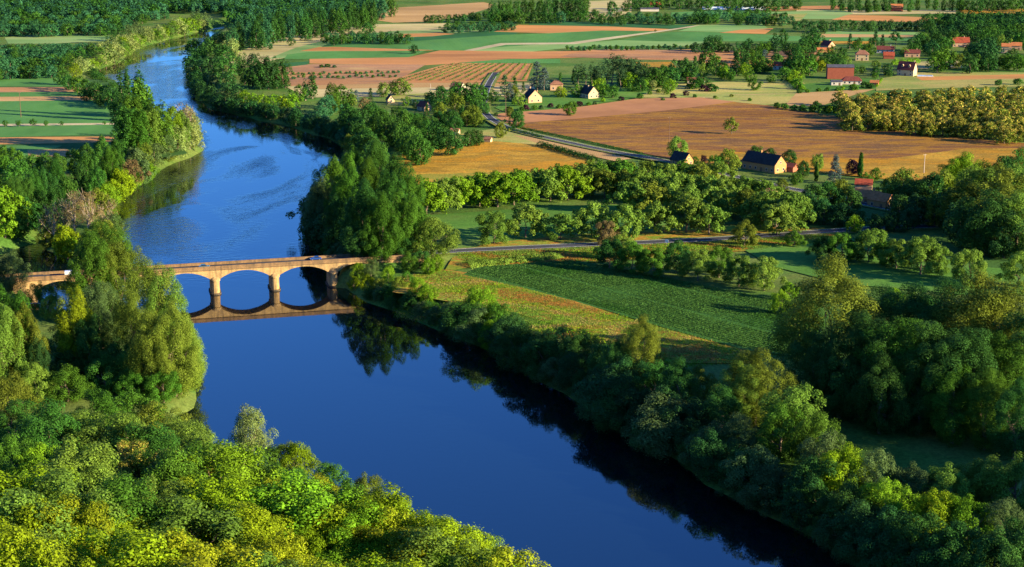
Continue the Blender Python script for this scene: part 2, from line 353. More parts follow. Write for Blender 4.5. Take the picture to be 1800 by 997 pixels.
# far plain, centre
F('straw', (385,105),(470,72),(560,55),(650,43),(790,41),(800,50),(640,62),(520,98),(480,106),(400,130))
F('pale', (470,104),(520,84),(600,64),(700,54),(905,52),(905,66),(720,80),(600,95))
F('tan', (662,36),(672,24),(692,14),(850,4),(866,8),(862,14),(822,26),(760,38),(690,40))
F('darkgreen', (562,84),(600,66),(720,66),(905,50),(930,52),(900,62),(800,72),(720,80))
F('emerald', (505,96),(540,92),(653,88),(752,88),(718,101),(602,104),(500,104))
F('orange', (527,90),(561,83),(650,82),(785,84),(759,89),(653,90))
F('orange', (700,60),(770,58),(800,60),(760,64),(700,66))
F('darkgreen', (930,40),(1000,38),(1230,45),(1198,51),(1000,46),(930,45))
F('orange', (868,56),(912,44),(1076,47),(1189,52),(1138,56),(1028,56),(970,59))
F('emerald', (568,82),(720,73),(875,62),(960,59),(1058,54),(1150,55),(1076,70),(1023,76),(936,90),(807,90),(750,88))
F('pale', (860,84),(960,78),(1040,74),(1088,71),(1245,72),(1242,81),(1023,82),(936,91),(830,90))
F('path', (815,89),(880,76),(1000,75),(1060,67),(1140,57),(1230,44),(1238,45),(1150,58),(1075,69),(1010,78),(890,79),(830,90))
F('emerald', (1088,71),(1148,60),(1185,56),(1254,57),(1425,65),(1620,66),(1620,72),(1254,73),(1161,73))
F('pale', (1191,55),(1231,44),(1340,42),(1350,50),(1286,57)); F('orange', (1265,58),(1300,53),(1360,50),(1345,60))
F('pink', (544,112),(544,104),(718,101),(773,89),(940,91),(1215,87),(1230,94),(1080,100),(892,105),(800,112),(749,115))
F('brown', (985,100),(1030,88),(1092,87),(1288,89),(1440,90),(1440,108),(1300,108),(1120,105))
F('emerald', (803,111),(892,104),(985,104),(985,112)); F('gold', (1115,110),(1180,109),(1190,120),(1110,120)); F('orange', (1230,104),(1400,100),(1400,118),(1230,118))
F('brown', (490,118),(551,113),(749,114),(705,138),(718,148),(514,152),(480,143)); F('teal' if 'teal' in FM else 'darkgreen', (490,112),(545,108),(540,114),(500,119))
F('pink', (690,146),(710,134),(793,111),(937,112),(926,143),(790,147))
F('straw', (500,152),(739,146),(937,146),(945,170),(722,170),(540,172)); F('tan', (560,150),(720,146),(900,146),(900,152),(560,157))
F('yellowlawn', (690,168),(760,164),(740,182),(680,186))
F('straw', (1030,36),(1036,2),(1110,0),(1110,22),(1070,34)); F('emerald', (1180,22),(1290,18),(1380,22),(1370,32),(1180,34))
F('pink', (1340,12),(1480,10),(1495,16),(1400,18),(1345,20)); F('straw', (1400,18),(1680,18),(1680,24),(1520,26),(1400,24)); F('pale', (1340,22),(1480,18),(1500,24),(1470,34),(1390,34),(1350,30))
F('orange', (1462,35),(1492,26),(1561,28),(1650,32),(1621,40)); F('gold', (1684,16),(1830,16),(1830,24),(1690,24)); F('yellowlawn', (1350,26),(1420,24),(1400,42),(1350,44))
F('pale', (1453,55),(1620,57),(1620,62),(1450,60)); F('tan', (1445,60),(1610,62),(1600,66),(1440,66)); F('gold', (1430,73),(1540,73),(1530,78),(1430,78))
# gardens, meadows and plough round the hamlet
F('lawn', (870,190),(900,172),(1000,165),(1120,150),(1170,160),(1120,172),(1010,188),(905,205)); F('yellowlawn', (1120,172),(1165,150),(1260,145),(1400,140),(1440,160),(1400,180),(1340,186),(1290,182),(1230,174))
F('lawn', (1400,150),(1545,135),(1545,158),(1400,164)); F('yellowlawn', (1540,140),(1610,128),(1840,128),(1840,152),(1650,156),(1540,160)); F('straw', (1600,110),(1680,106),(1700,120),(1600,122)); F('orange', (1610,136),(1840,130),(1840,138),(1620,142))
F('tan', (1380,186),(1400,164),(1540,157),(1500,168),(1440,188))
F('plough', (868,205),(880,200),(1010,190),(1120,174),(1230,172),(1295,180),(1170,196),(1040,208),(905,220),(888,216))
F('meadow', (890,221),(905,218),(1040,207),(1170,195),(1290,180),(1350,186),(1500,210),(1620,236),(1840,256),(1840,290),(1700,300),(1600,318),(1500,310),(1420,300),(1200,285),(1130,270),(1000,241))
F('gold', (1180,262),(1300,268),(1420,278),(1560,280),(1700,262),(1840,262),(1840,292),(1700,302),(1600,320),(1480,308),(1300,292),(1180,280))
F('gold', (690,277),(740,262),(800,254),(870,248),(960,258),(1045,285),(1000,305),(900,315),(820,322),(735,326),(700,305))
F('yellowlawn', (800,254),(800,238),(850,230),(880,226),(960,247),(950,256),(870,249)); F('tan', (900,238),(985,248),(1110,280),(1080,284),(960,258))
# right bank by the road
F('lawn', (735,400),(740,380),(1010,362),(1180,360),(1200,390),(1060,420),(880,432),(800,438),(790,410))
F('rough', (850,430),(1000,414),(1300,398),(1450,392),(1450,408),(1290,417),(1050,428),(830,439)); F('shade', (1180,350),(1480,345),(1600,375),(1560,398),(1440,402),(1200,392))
F('rough', (800,446),(1050,434),(1300,423),(1480,411),(1480,424),(1340,440),(1050,462),(830,470),(780,480)); F('lawn', (1300,436),(1480,420),(1800,415),(1850,520),(1700,520),(1480,500),(1360,470))
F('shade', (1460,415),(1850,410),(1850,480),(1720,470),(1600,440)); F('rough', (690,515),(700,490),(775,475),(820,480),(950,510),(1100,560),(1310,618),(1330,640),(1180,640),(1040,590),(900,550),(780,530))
F('crop', (812,484),(850,470),(1000,458),(1075,470),(1370,530),(1440,560),(1410,630),(1310,617),(1170,578),(1000,528),(900,503))

# roads
ASPH = field_mat('asphalt', [(.045,.047,.055),(.06,.062,.07),(.05,.052,.06)], .1, fine=.15)
PAINT = flat('road_paint', (.75,.74,.7), .8, var=.08)
def ribbon(name, line, wid, mat, off=0.0, dz=.2, step=None):
    line = [np.asarray(p, float) for p in line]; L = []
    for i in range(len(line)):                       # smooth the corners
        if 0 < i < len(line) - 1:
            a, c, e = line[i - 1], line[i], line[i + 1]
            L += [c + (a - c) * .25, c + (a - c) * .08 + (e - c) * .08, c + (e - c) * .25]
        else: L.append(line[i])
    vs = []; n = len(L)
    for i, p in enumerate(L):
        d = L[min(i + 1, n - 1)][:2] - L[max(i - 1, 0)][:2]; d /= np.linalg.norm(d); q = np.array([-d[1], d[0]])
        for s in (off - wid / 2, off + wid / 2): vs.append((p[0] + q[0] * s, p[1] + q[1] * s, p[2] + dz))
    mb = MB(); mb.add(vs, [(2*i, 2*i+1, 2*i+3, 2*i+2) for i in range(n - 1)]); o = mb.build(name, mat)
    for f in o.data.polygons:
        if f.normal.z < 0: f.flip()
    return tag(o, kind='structure')
VERGE = field_mat('verge', [(.20,.20,.05),(.13,.18,.04),(.30,.22,.07)], .2, fine=.4)
for L_, wd in ((ROAD_MAIN, 6.2), (ROAD_LANE, 5.2), (ROAD_WEST, 6.2)):
    ribbon('verge', L_[1:] if L_ is not ROAD_LANE else L_, wd + 4.5, VERGE, dz=.40 if L_ is ROAD_LANE else .12)
    ribbon('road', L_, wd, ASPH, dz=.46 if L_ is ROAD_LANE else .3)
    ribbon('road_marking', L_[1:] if L_ is not ROAD_LANE else L_, .22, PAINT, wd / 2 - .3, dz=.49 if L_ is ROAD_LANE else .33)
    ribbon('road_marking', L_[1:] if L_ is not ROAD_LANE else L_, .22, PAINT, -wd / 2 + .3, dz=.49 if L_ is ROAD_LANE else .33)

# ------------------------------------------------------------------ the stone bridge
def stone_mat(name, c1, c2, c3):
    m, t, b = new_mat(name)
    tc = N(t, 'ShaderNodeTexCoord')
    br = N(t, 'ShaderNodeTexBrick'); br.inputs['Scale'].default_value = 1.0; br.inputs['Brick Width'].default_value = .9; br.inputs['Row Height'].default_value = .42; br.inputs['Mortar Size'].default_value = .025
    br.inputs['Color1'].default_value = rgba(c1); br.inputs['Color2'].default_value = rgba(c2); br.inputs['Mortar'].default_value = rgba([x * .55 for x in c1])
    mp = N(t, 'ShaderNodeMapping'); mp.inputs['Rotation'].default_value = (pi / 2, 0, 0)
    t.links.new(tc.outputs['Object'], mp.inputs['Vector']); t.links.new(mp.outputs[0], br.inputs['Vector'])
    n = N(t, 'ShaderNodeTexNoise'); n.inputs['Scale'].default_value = .35; n.inputs['Detail'].default_value = 8; n.inputs['Roughness'].default_value = .7
    t.links.new(tc.outputs['Object'], n.inputs['Vector'])
    ms_ = N(t, 'ShaderNodeMapping'); ms_.inputs['Scale'].default_value = (2.2, 1.0, .45); t.links.new(tc.outputs['Object'], ms_.inputs['Vector']); t.links.new(ms_.outputs[0], n.inputs['Vector'])
    mr = N(t, 'ShaderNodeMapRange'); mr.inputs[1].default_value = .43; mr.inputs[2].default_value = .68
    t.links.new(n.outputs[0], mr.inputs[0])
    mx = N(t, 'ShaderNodeMix', data_type='RGBA'); mx.inputs[7].default_value = rgba(c3)
    t.links.new(mr.outputs[0], mx.inputs[0]); t.links.new(br.outputs['Color'], mx.inputs[6]); t.links.new(mx.outputs[2], b.inputs['Base Color'])
    b.inputs['Roughness'].default_value = .9; b.inputs['Specular IOR Level'].default_value = .15
    bp = N(t, 'ShaderNodeBump'); bp.inputs['Strength'].default_value = .5; bp.inputs['Distance'].default_value = .1
    t.links.new(n.outputs[0], bp.inputs['Height']); t.links.new(bp.outputs[0], b.inputs['Normal'])
    return m
STONE = stone_mat('limestone', (.46,.30,.13), (.38,.245,.10), (.15,.10,.055))
STONE_D = stone_mat('weathered_stone', (.26,.155,.075), (.19,.115,.06), (.09,.065,.04))
WET = stone_mat('wet_stone', (.10,.075,.05), (.08,.06,.04), (.04,.04,.03))
br = empty('stone_bridge', bridge_pt(0), math.atan2(BDIR[1], BDIR[0]))
tag(br, 'long ochre stone arch bridge carrying the road across the river', 'bridge')
HW = 3.7; PW = 3.2; SPRING, CROWN = 5.6, 8.55
mb = MB(); prof = [(-3.6 * SPAN, -2.0)]
pro_bot = [(U0 - 14, .5), (U0 - PW / 2, .5)]
xs = []
for i in range(-3, 3):
    a, c = i * SPAN + PW / 2, (i + 1) * SPAN - PW / 2
    if i == -3: a = U0 + PW / 2
    if i == 2: c = U1 - PW / 2
    h_ = (c - a) / 2; rise = CROWN - SPRING; R = (h_ * h_ + rise * rise) / (2 * rise); cz = CROWN - R
    arc = [(a + (c - a) * k / 20.0, cz + sqrt(max(0, R * R - (a + (c - a) * k / 20.0 - (a + c) / 2) ** 2))) for k in range(21)]
    xs.append(arc)
def strip(profile, y0, y1, top):
    vs = []; fs = []
    for (x, z) in profile: vs += [(x, y0, z), (x, y0, top), (x, y1, top), (x, y1, z)]
    for i in range(len(profile) - 1):
        a, c = 4 * i, 4 * (i + 1)
        fs += [(a, c, c + 1, a + 1), (a + 3, a + 2, c + 2, c + 3), (a, a + 3, c + 3, c), (a + 1, c + 1, c + 2, a + 2)]
    mb.add(vs, fs)
chain = [(U0 - 16, 1.0), (U0 + PW / 2 - .02, 1.0), (U0 + PW / 2, SPRING)]
for k, arc in enumerate(xs):
    chain += arc
    if k < 5: chain += [(arc[-1][0] + .01, SPRING), (xs[k + 1][0][0] - .01, SPRING)]
chain += [(U1 - PW / 2, SPRING), (U1 - PW / 2 + .02, 1.0), (U1 + 16, 1.0)]
strip(chain, -HW, HW, DECK + .05)
mb.build('arch_body', STONE, br)
for i in range(-2, 3):
    m_ = MB(); n = 9; out = []
    def ring(hw, ext, z):
        pts_ = []
        for s in (-1, 1):
            for k in range(n):
                q = pi * k / (n - 1)
                pts_.append((hw * cos(q) * (1 if s < 0 else -1), s * (HW - .6 + (ext) * sin(q)), z))
        return pts_
    lv = [(PW/2+.45, 2.2, -2.5), (PW/2+.45, 2.2, .25), (PW/2+.05, 1.85, .3), (PW/2, 1.75, 5.0), (PW/2+.28, 2.05, 5.05), (PW/2+.28, 2.05, 5.55), (PW/2-.1, 1.2, 6.2), (PW/4, .62, 6.7)]
    vs = []; fs = []
    for a in lv: vs += ring(*a)
    m2_ = 2 * n
    for a in range(len(lv) - 1):
        for k in range(m2_): fs.append((a*m2_+k, a*m2_+(k+1)%m2_, (a+1)*m2_+(k+1)%m2_, (a+1)*m2_+k))
    fs.append(tuple((len(lv)-1)*m2_ + k for k in range(m2_)))
    m_.add(vs, fs); o = m_.build('pier', STONE, br); o.location = (i * SPAN, 0, 0)
    m_ = MB(); vs = ring(PW/2 + .5, 2.26, -2.4) + ring(PW/2 + .5, 2.26, .55); m_.add(vs, [(k, (k+1) % m2_, m2_ + (k+1) % m2_, m2_ + k) for k in range(m2_)] + [tuple(range(m2_, 2*m2_))])
    m_.build('footing', WET, o)
for s in (-1, 1):
    m_ = MB(); y = s * (HW + .12)
    m_.box(U0 - 16, U1 + 16, y - .22, y + .22, DECK - .35, DECK - .02); m_.build('string_course', STONE_D, br)
    m_ = MB(); y = s * (HW - .18)
    m_.box(U0 - 16, U1 + 16, y - .17, y + .17, DECK + .052, DECK + 1.0)
    m_.box(U0 - 16, U1 + 16, y - .23, y + .23, DECK + 1.002, DECK + 1.14); m_.build('parapet', STONE_D, br)
m_ = MB(); m_.box(U0 - 16, U1 + 16, -HW + .45, HW - .45, DECK + .06, DECK + .10); m_.build('roadway', ASPH, br)

# ------------------------------------------------------------------ cars
GLASS = flat('car_glass', (.015,.02,.03), .08, spec=.7, var=.05); TYRE = flat('tyre', (.015,.015,.015), .9); RIM = flat('wheel_rim', (.45,.46,.48), .35, .8)
LAMP = flat('lamp_glass', (.75,.75,.7), .15, spec=.6); REAR = flat('rear_lamp', (.35,.01,.01), .25)
def car(name, loc, rz, paint, label, cat='car', van=False):
    r = empty(name, loc, rz); tag(r, label, cat)
    hw = .86; L = 2.1 if not van else 2.5
    m_ = MB()
    low = [(-L,.32),(-L,.62),(-L+.12,.86),(-1.2,.93),(1.0,.90),(L-.25,.74),(L,.58),(L,.32)] if not van else [(-L,.32),(-L,1.95),(-L+.15,2.05),(1.1,2.05),(1.75,1.25),(L-.1,1.0),(L,.7),(L,.32)]
    m_.prism(low, -hw, hw); m_.build('body', paint, r, bevel=.08)
    if not van:
        m_ = MB(); sec = [(-1.55,.90,.80),(-1.05,1.40,.62),(.25,1.43,.62),(1.05,.88,.78)]
        vs = [(x, -y, z) for x, z, y in sec] + [(x, y, z) for x, z, y in sec]
        m_.add(vs, [(0,1,2,3),(7,6,5,4),(0,4,5,1),(1,5,6,2),(2,6,7,3)]); m_.build('window', GLASS, r)
        m_ = MB(); m_.box(-1.02, .22, -.6, .6, 1.425, 1.47); m_.build('roof', paint, r, bevel=.03)
    else:
        m_ = MB(); m_.add([(1.17,-.8,2.0),(1.17,.8,2.0),(1.78,.82,1.3),(1.78,-.82,1.3)], [(0,1,2,3)]); m_.build('windscreen', GLASS, r)
        m_ = MB(); m_.box(.45, 1.25, -.875, .875, 1.25, 1.8); m_.build('window', GLASS, r)
    for x in (-1.25, 1.3):
        for s in (-1, 1):
            m_ = MB(); m_.tube([(x, s*(hw-.2), .32), (x, s*(hw+.03), .32)], [.32,.32], 14); wl = m_.build('wheel', TYRE, r)
            m_ = MB(); m_.tube([(x, s*(hw+.02), .32), (x, s*(hw+.045), .32)], [.2,.2], 10); m_.build('rim', RIM, wl)
    for s in (-1, 1):
        m_ = MB(); m_.box(L-.06, L+.02, s*.62-.16, s*.62+.16, .56, .7); m_.build('headlight', LAMP, r)
        m_ = MB(); m_.box(-L-.02, -L+.05, s*.68-.12, s*.68+.12, .6, .8); m_.build('tail_light', REAR, r)
    return r
def paint(n, c): return flat(n, c, .25, .2, var=.03, spec=.6)
brz = math.atan2(BDIR[1], BDIR[0])
def on_deck(px, py, v):
    p = P(px, py, DECK + .8); u = (p[:2] - _b1[:2]) @ BDIR; return bridge_pt(u, v, DECK + .1)
car('parked_car', on_deck(357, 463, -1.4), brz, paint('teal_paint', (.03,.16,.18)), 'small teal car driving over the bridge, nearer the tall bank trees')
car('parked_car', on_deck(553, 451, 1.3), brz + pi, paint('blue_paint', (.02,.07,.28)), 'dark blue car on the bridge near the wooded far bank')
for o in D.objects:
    if o.name.startswith('parked_car'): o.name = 'car'
car('van', on_deck(126, 475, -1.4), brz, paint('white_paint', (.7,.7,.68)), 'white van on the bridge beside the big spit trees', 'van', True)

# ------------------------------------------------------------------ trees
def unit(n, rng):
    u = rng.normal(size=(n, 3)); return u / np.linalg.norm(u, axis=1, keepdims=True)
def leaf_quads(c, nrm, size, rng, asp=.62):
    n = len(c); nrm = nrm / (np.linalg.norm(nrm, axis=1, keepdims=True) + 1e-9)
    t = np.cross(nrm, unit(n, rng)); t /= (np.linalg.norm(t, axis=1, keepdims=True) + 1e-9); b_ = np.cross(nrm, t)
    s = size * rng.uniform(.6, 1.35, (n, 1))
    bend = nrm * s * rng.uniform(-.15, .15, (n, 1))
    v = np.stack([c - t * s * .5, c + b_ * s * .5 * asp + bend, c + t * s * .5, c - b_ * s * .5 * asp + bend], 1)
    return v.reshape(-1, 3)
# kind: nominal height, crown bottom, widest radius, clump count, clump radius, clump stretch, form
KINDS = {
 'broadleaf_tree': (12, .08, .50, 54, .125, 1.0, 'round'), 'walnut_tree': (10, .14, .60, 46, .14, .8, 'dome'), 'tall_tree': (28, .04, .25, 96, .058, 1.75, 'upright'),
 'plane_tree': (30, .06, .33, 95, .08, 1.1, 'round'),
 'poplar_tree': (22, .04, .10, 60, .05, 2.3, 'column'), 'willow_tree': (12, .02, .46, 48, .125, 1.15, 'dome'), 'pine_tree': (20, .42, .22, 34, .085, .8, 'round'),
 'cedar_tree': (16, .08, .30, 60, .08, .5, 'cone'), 'fir_tree': (15, .04, .20, 60, .07, .75, 'cone'), 'cypress_tree': (11, .02, .085, 30, .06, 2.2, 'column'),
 'chestnut_tree': (9, .03, .56, 46, .14, .85, 'dome'), 'bare_tree': (16, .35, .30, 22, .09, 1.0, 'upright'), 'shrub': (4, .0, .62, 26, .2, .8, 'dome'),
 'orchard_tree': (5, .2, .42, 20, .17, .9, 'round'), 'umbrella_pine': (16, .55, .42, 34, .1, .55, 'dome')}
LOD = {'near': (16500, .017, .335), 'mid': (3600, 0, .62), 'far': (900, 0, 1.05), 'tiny': (830, 0, 1.15)}
def envelope(form, s):
    if form == 'round': return sqrt(max(0, 1 - (2 * (s - .48)) ** 2)) * (1 if s > .48 else .96)
    if form == 'dome': return sqrt(max(0, 1 - max(0, (s - .25) / .75) ** 2.0)) * (.75 + .25 * min(1, s / .25))
    if form == 'upright': return min(1, (.55 + 1.5 * s)) * sqrt(max(0, 1 - max(0, (s - .4) / .62) ** 2.3))
    if form == 'column': return min(1, .5 + 2.5 * s) * max(0, 1 - max(0, (s - .45) / .57) ** 1.8)
    if form == 'cone': return max(.02, (1 - s)) ** .85 * min(1, .6 + 4 * s)
CACHE = {}
def tree_proto(kind, lod, var):
    key = (kind, lod, var)
    if key in CACHE: return CACHE[key]
    h, zb, rm, nc, rc, st, form = KINDS[kind]
    rng = np.random.default_rng(sum(map(ord, kind)) * 31 + var * 7 + len(lod))
    nleaf, _, ls = LOD[lod]
    big = (h / 12.0) ** 1.15 if h > 12 else 1.0
    if kind in ('shrub', 'orchard_tree'): nleaf = int(nleaf * .35)
    if kind == 'bare_tree': nleaf = int(nleaf * .22)
    if kind in ('tall_tree', 'plane_tree') : nleaf = int(nleaf * 3.0)
    if kind in ('walnut_tree', 'broadleaf_tree') and lod != 'near': nleaf = int(nleaf * 1.35)
    if lod in ('far', 'tiny'): nleaf = max(nleaf, 830)
    jagp = {'near': .12, 'mid': .10, 'far': .02, 'tiny': 0.0}[lod]
    if lod in ('far', 'tiny'): nc = max(9, int(nc * .55)); rc *= 1.3
    ph = rng.uniform(0, 6.28, 6); cs = []; rs = []
    for i in range(nc):
        s = (i + rng.uniform(0, 1)) / nc; s = s ** (.82 if form in ('dome', 'cone') else .95); a = i * 2.39996 + rng.uniform(-.6, .6)
        wob = 1 + .25 * sin(2 * a + ph[0] + 3 * s) + .18 * sin(3 * a + ph[1] - 5 * s)
        R = envelope(form, s) * rm * h * wob
        q = rng.uniform(.45, 1.0) ** .6
        if form == 'upright': R *= 1.0 if rng.random() < .8 else .6
        z = (zb + (1 - zb) * s * (1 + .1 * sin(2 * a + ph[2]))) * h - rc * h * st * .45 * s
        cs.append((cos(a) * R * q, sin(a) * R * q, max(z, rc * h * st * .5 if zb < .1 else z))); rs.append(rc * h * rng.uniform(.65, 1.25))
    cs = np.array(cs); rs = np.array(rs); ctr = np.array([0, 0, h * (zb + .4 * (1 - zb))])
    k = rng.choice(nc, nleaf, p=rs ** 2 / (rs ** 2).sum()); u = unit(nleaf, rng)
    u[:, 2] = np.where((u[:, 2] < -.2) & (rng.random(nleaf) < .55), -u[:, 2], u[:, 2])
    rad = rng.uniform(.35, 1.0, nleaf) ** (.3 if form == 'upright' else .5)
    jag = np.where(rng.random(nleaf) < jagp, rng.uniform(1.05, 1.4, nleaf), 1.0)
    off = u * (rs[k] * rad * jag)[:, None]; off[:, 2] *= st
    if form == 'upright': off[:, :2] *= (1 - .28 * u[:, 2:3])
    if form == 'cone': off[:, 2] -= .35 * np.hypot(off[:, 0], off[:, 1]) * .6
    c = cs[k] + off; c[:, 2] = np.maximum(c[:, 2], .15)
    outw = (c - ctr) / (rm * h + .1)
    nrm = u * .75 + outw * .35 + np.array([0, 0, .3]) + rng.normal(size=(nleaf, 3)) * .42
    lsz = ls * (.62 if kind in ('shrub', 'orchard_tree') and lod != 'near' else 1.0) * (1.0 if lod in ('near',) else (1.22 if h > 20 else 1.0)) * (1.15 if (lod == 'near' and h > 20) else 1.0)
    v = leaf_quads(c, nrm, lsz, rng, .45 if kind in ('willow_tree', 'pine_tree', 'cedar_tree', 'fir_tree') else .62)
    mi = None; mats = [LEAFMATS['mid']]
    if kind == 'chestnut_tree':
        mats = [LEAFMATS['olive'], LEAFMATS['cream']]; pb = np.clip((outw[:, 2] * .9 + u[:, 2] * .5 + .1), .03, .75); mi = (rng.random(nleaf) < pb * .62).astype(int)
    crown = np_mesh('crown', v, 4, mats, mi)
    mb = MB(); nseg = 5 if lod in ('near', 'mid') else 4; tr = h * (.016 if form != 'round' else .02) + .06
    top = .8 if form in ('cone', 'column') else .62
    path = [np.array([rng.normal() * .012 * h * i, rng.normal() * .012 * h * i, h * top * i / 4.0 - (.4 if i == 0 else 0)]) for i in range(5)]
    mb.tube(path, [tr * 1.35, tr, tr * .8, tr * .55, tr * .2], nseg + 1)
    if lod in ('near', 'mid'):
        nl = 14 if kind == 'bare_tree' else (9 if lod == 'near' else 5)
        for i in rng.choice(nc, min(nl, nc), replace=False):
            t_ = rng.uniform(.3, .8); s0 = path[0] + (path[-1] - path[0]) * t_; s0 = np.array([np.interp(t_*4, range(5), [p[j] for p in path]) for j in range(3)])
            e0 = s0 + (cs[i] - s0) * (1.0 if kind == 'bare_tree' else .7)
            if e0[2] < s0[2] * .8: continue
            midp = (s0 + e0) / 2 + np.array([0, 0, -.03 * h])
            kk = .2 if kind in ('tall_tree', 'plane_tree') else .5
            mb.tube([s0, midp, e0], [tr * kk, tr * kk * .6, tr * .06], 4, cap=False)
            if kind == 'bare_tree' or lod == 'near':
                for _ in range(5 if kind == 'bare_tree' else 2):
                    e1 = e0 + unit(1, rng)[0] * rs[i] * (1.5 if kind == 'bare_tree' else .8) + np.array([0, 0, rs[i] * (.8 if kind == 'bare_tree' else .1)]); mb.tube([midp * .4 + e0 * .6, e1], [tr * .2, tr * .06], 3, cap=False)
    trunk = mb.mesh('trunk', [PALEBARK if kind in ('bare_tree', 'poplar_tree') else BARK])
    CACHE[key] = (crown, trunk, h); return CACHE[key]
JOINED = {}
def joined_proto(kind, lod, var):
    """crown and trunk of a far tree, too small to tell apart, as one mesh"""
    key = (kind, lod, var)
    if key not in JOINED:
        cr, tk, h = tree_proto(kind, lod, var); bm = bmesh.new(); bm.from_mesh(cr); n = len(bm.faces); k = len(cr.materials)
        bm.from_mesh(tk); bm.faces.ensure_lookup_table()
        for f in bm.faces[n:]: f.material_index = k
        me = D.meshes.new(kind); bm.to_mesh(me); bm.free()
        for m in cr.materials: me.materials.append(m)
        me.materials.append(tk.materials[0]); JOINED[key] = (me, h)
    return JOINED[key]
ORD = ['first','second','third','fourth','fifth','sixth','seventh','eighth','ninth','tenth','eleventh','twelfth','thirteenth','fourteenth','fifteenth','sixteenth','seventeenth','eighteenth','nineteenth','twentieth']
for tens in ('twenty', 'thirty', 'forty', 'fifty'): ORD += [f'{tens}-{x}' for x in ORD[:9]] + [{'twenty': 'thirtieth', 'thirty': 'fortieth', 'forty': 'fiftieth', 'fifty': 'sixtieth'}[tens]]
LOOK = {'yellowgreen': 'bright yellow-green', 'lime': 'lime green', 'olive': 'olive', 'mid': 'leafy green', 'green': 'green', 'dark': 'dark green', 'deep': 'blackish green', 'teal': 'teal green',
        'silver': 'pale silvery', 'greywillow': 'grey-green', 'cedar': 'blue-grey', 'purple': 'purple', 'brown': 'brownish', 'walnut': 'fresh green', 'pine': 'sombre', 'gold': 'golden', None: 'cream-topped'}
CATN = {'broadleaf_tree': 'broadleaf', 'walnut_tree': 'walnut', 'tall_tree': 'tall tree', 'plane_tree': 'plane tree', 'poplar_tree': 'poplar', 'willow_tree': 'willow', 'pine_tree': 'pine', 'cedar_tree': 'cedar', 'fir_tree': 'fir',
        'cypress_tree': 'cypress', 'chestnut_tree': 'chestnut', 'bare_tree': 'thin twiggy tree', 'shrub': 'shrub', 'orchard_tree': 'small orchard tree', 'umbrella_pine': 'umbrella pine'}
USED_LABELS = {}
PENDING = []                                         # (kind, colour, px, top, h, w, cluster phrase, group)
def trees(phrase, group, items, kind='broadleaf_tree', col='mid', hs=1.0):
    """items: (px, py of the top, height[, width factor[, kind or colour ...]])"""
    for it in items:
        k, c, wf = kind, col, 1.0
        for e in it[3:]:
            if isinstance(e, str):
                if e in KINDS: k = e
                else: c = e
            else: wf = e
        PENDING.append((k, c, it[0], it[1], it[2] * hs, wf, phrase, group, None))
def row(phrase, group, a, b_, n, h, kind='broadleaf_tree', col='mid', jx=2.0, jy=1.5, jh=.1, w=1.0):
    out = []
    for i in range(n):
        t_ = i / max(1, n - 1); c = col if isinstance(col, str) else random.choice(col)
        out.append((a[0] + (b_[0] - a[0]) * t_ + random.uniform(-jx, jx), a[1] + (b_[1] - a[1]) * t_ + random.uniform(-jy, jy), h * random.uniform(1 - jh, 1 + jh), w * random.uniform(.9, 1.12), c))
    trees(phrase, group, out, kind=kind, col='mid')
def along(phrase, group, px, spacing, h, kind, cols, off=1.5, jit=1.5, hj=.3):
    """plants set along a line of the bank, off metres back from the water"""
    pts_ = [P(a, c, 0)[:2] for a, c in px]
    for a, c in zip(pts_[:-1], pts_[1:]):
        L = np.linalg.norm(c - a); d = (c - a) / L; q = np.array([-d[1], d[0]]); n = max(1, int(L / spacing))
        for i in range(n):
            p = a + d * L * (i + random.random() * .8) / n; best = None
            for s in (1, -1):
                e = p + q * s * (off + random.random() * jit)
                if poly_signed([e], RIVER)[0] > .4: best = e
            if best is None: continue
            sx = 900 + FPX * best[0] / (best[1] * cos(PITCH) + CAMZ * sin(PITCH))
            PENDING.append((kind, random.choice(cols), sx, 0, h * random.uniform(1 - hj, 1 + hj), random.uniform(.95, 1.65), phrase, group, best))
NAMES = {'trees on the near slope': 'locust_tree', 'orchard trees of the far left plain': 'orchard_tree', 'trees of the far groves': 'grove_tree', 'trees of the hamlet gardens': 'garden_tree',
         'trees of the village': 'village_tree', 'plantation trees in converging lines': 'plantation_tree', 'willows of the far left bank': 'willow_tree'}
def locate(items):
    """where each sight line to a crown's top meets the ground lifted by the crown's height"""
    n = len(items); dirs = np.array([ray(i[2], i[3]) for i in items]); hh = np.array([i[4] for i in items])
    Y = np.full(n, 130.0); done = np.zeros(n, bool)
    for it in range(2000):
        t_ = Y / dirs[:, 1]; p = np.stack([dirs[:, 0] * t_, Y], 1); z = CAMZ + dirs[:, 2] * t_
        act = ~done
        if not act.any(): break
        g = np.zeros(n); g[act] = ground(p[act])
        hit = act & (z <= np.maximum(g, 0) + hh); done |= hit
        Y = np.where(done, Y, Y + np.maximum(1.2, Y * .003))
        done |= Y > 3300
    t_ = Y / dirs[:, 1]; return np.stack([dirs[:, 0] * t_, Y], 1)
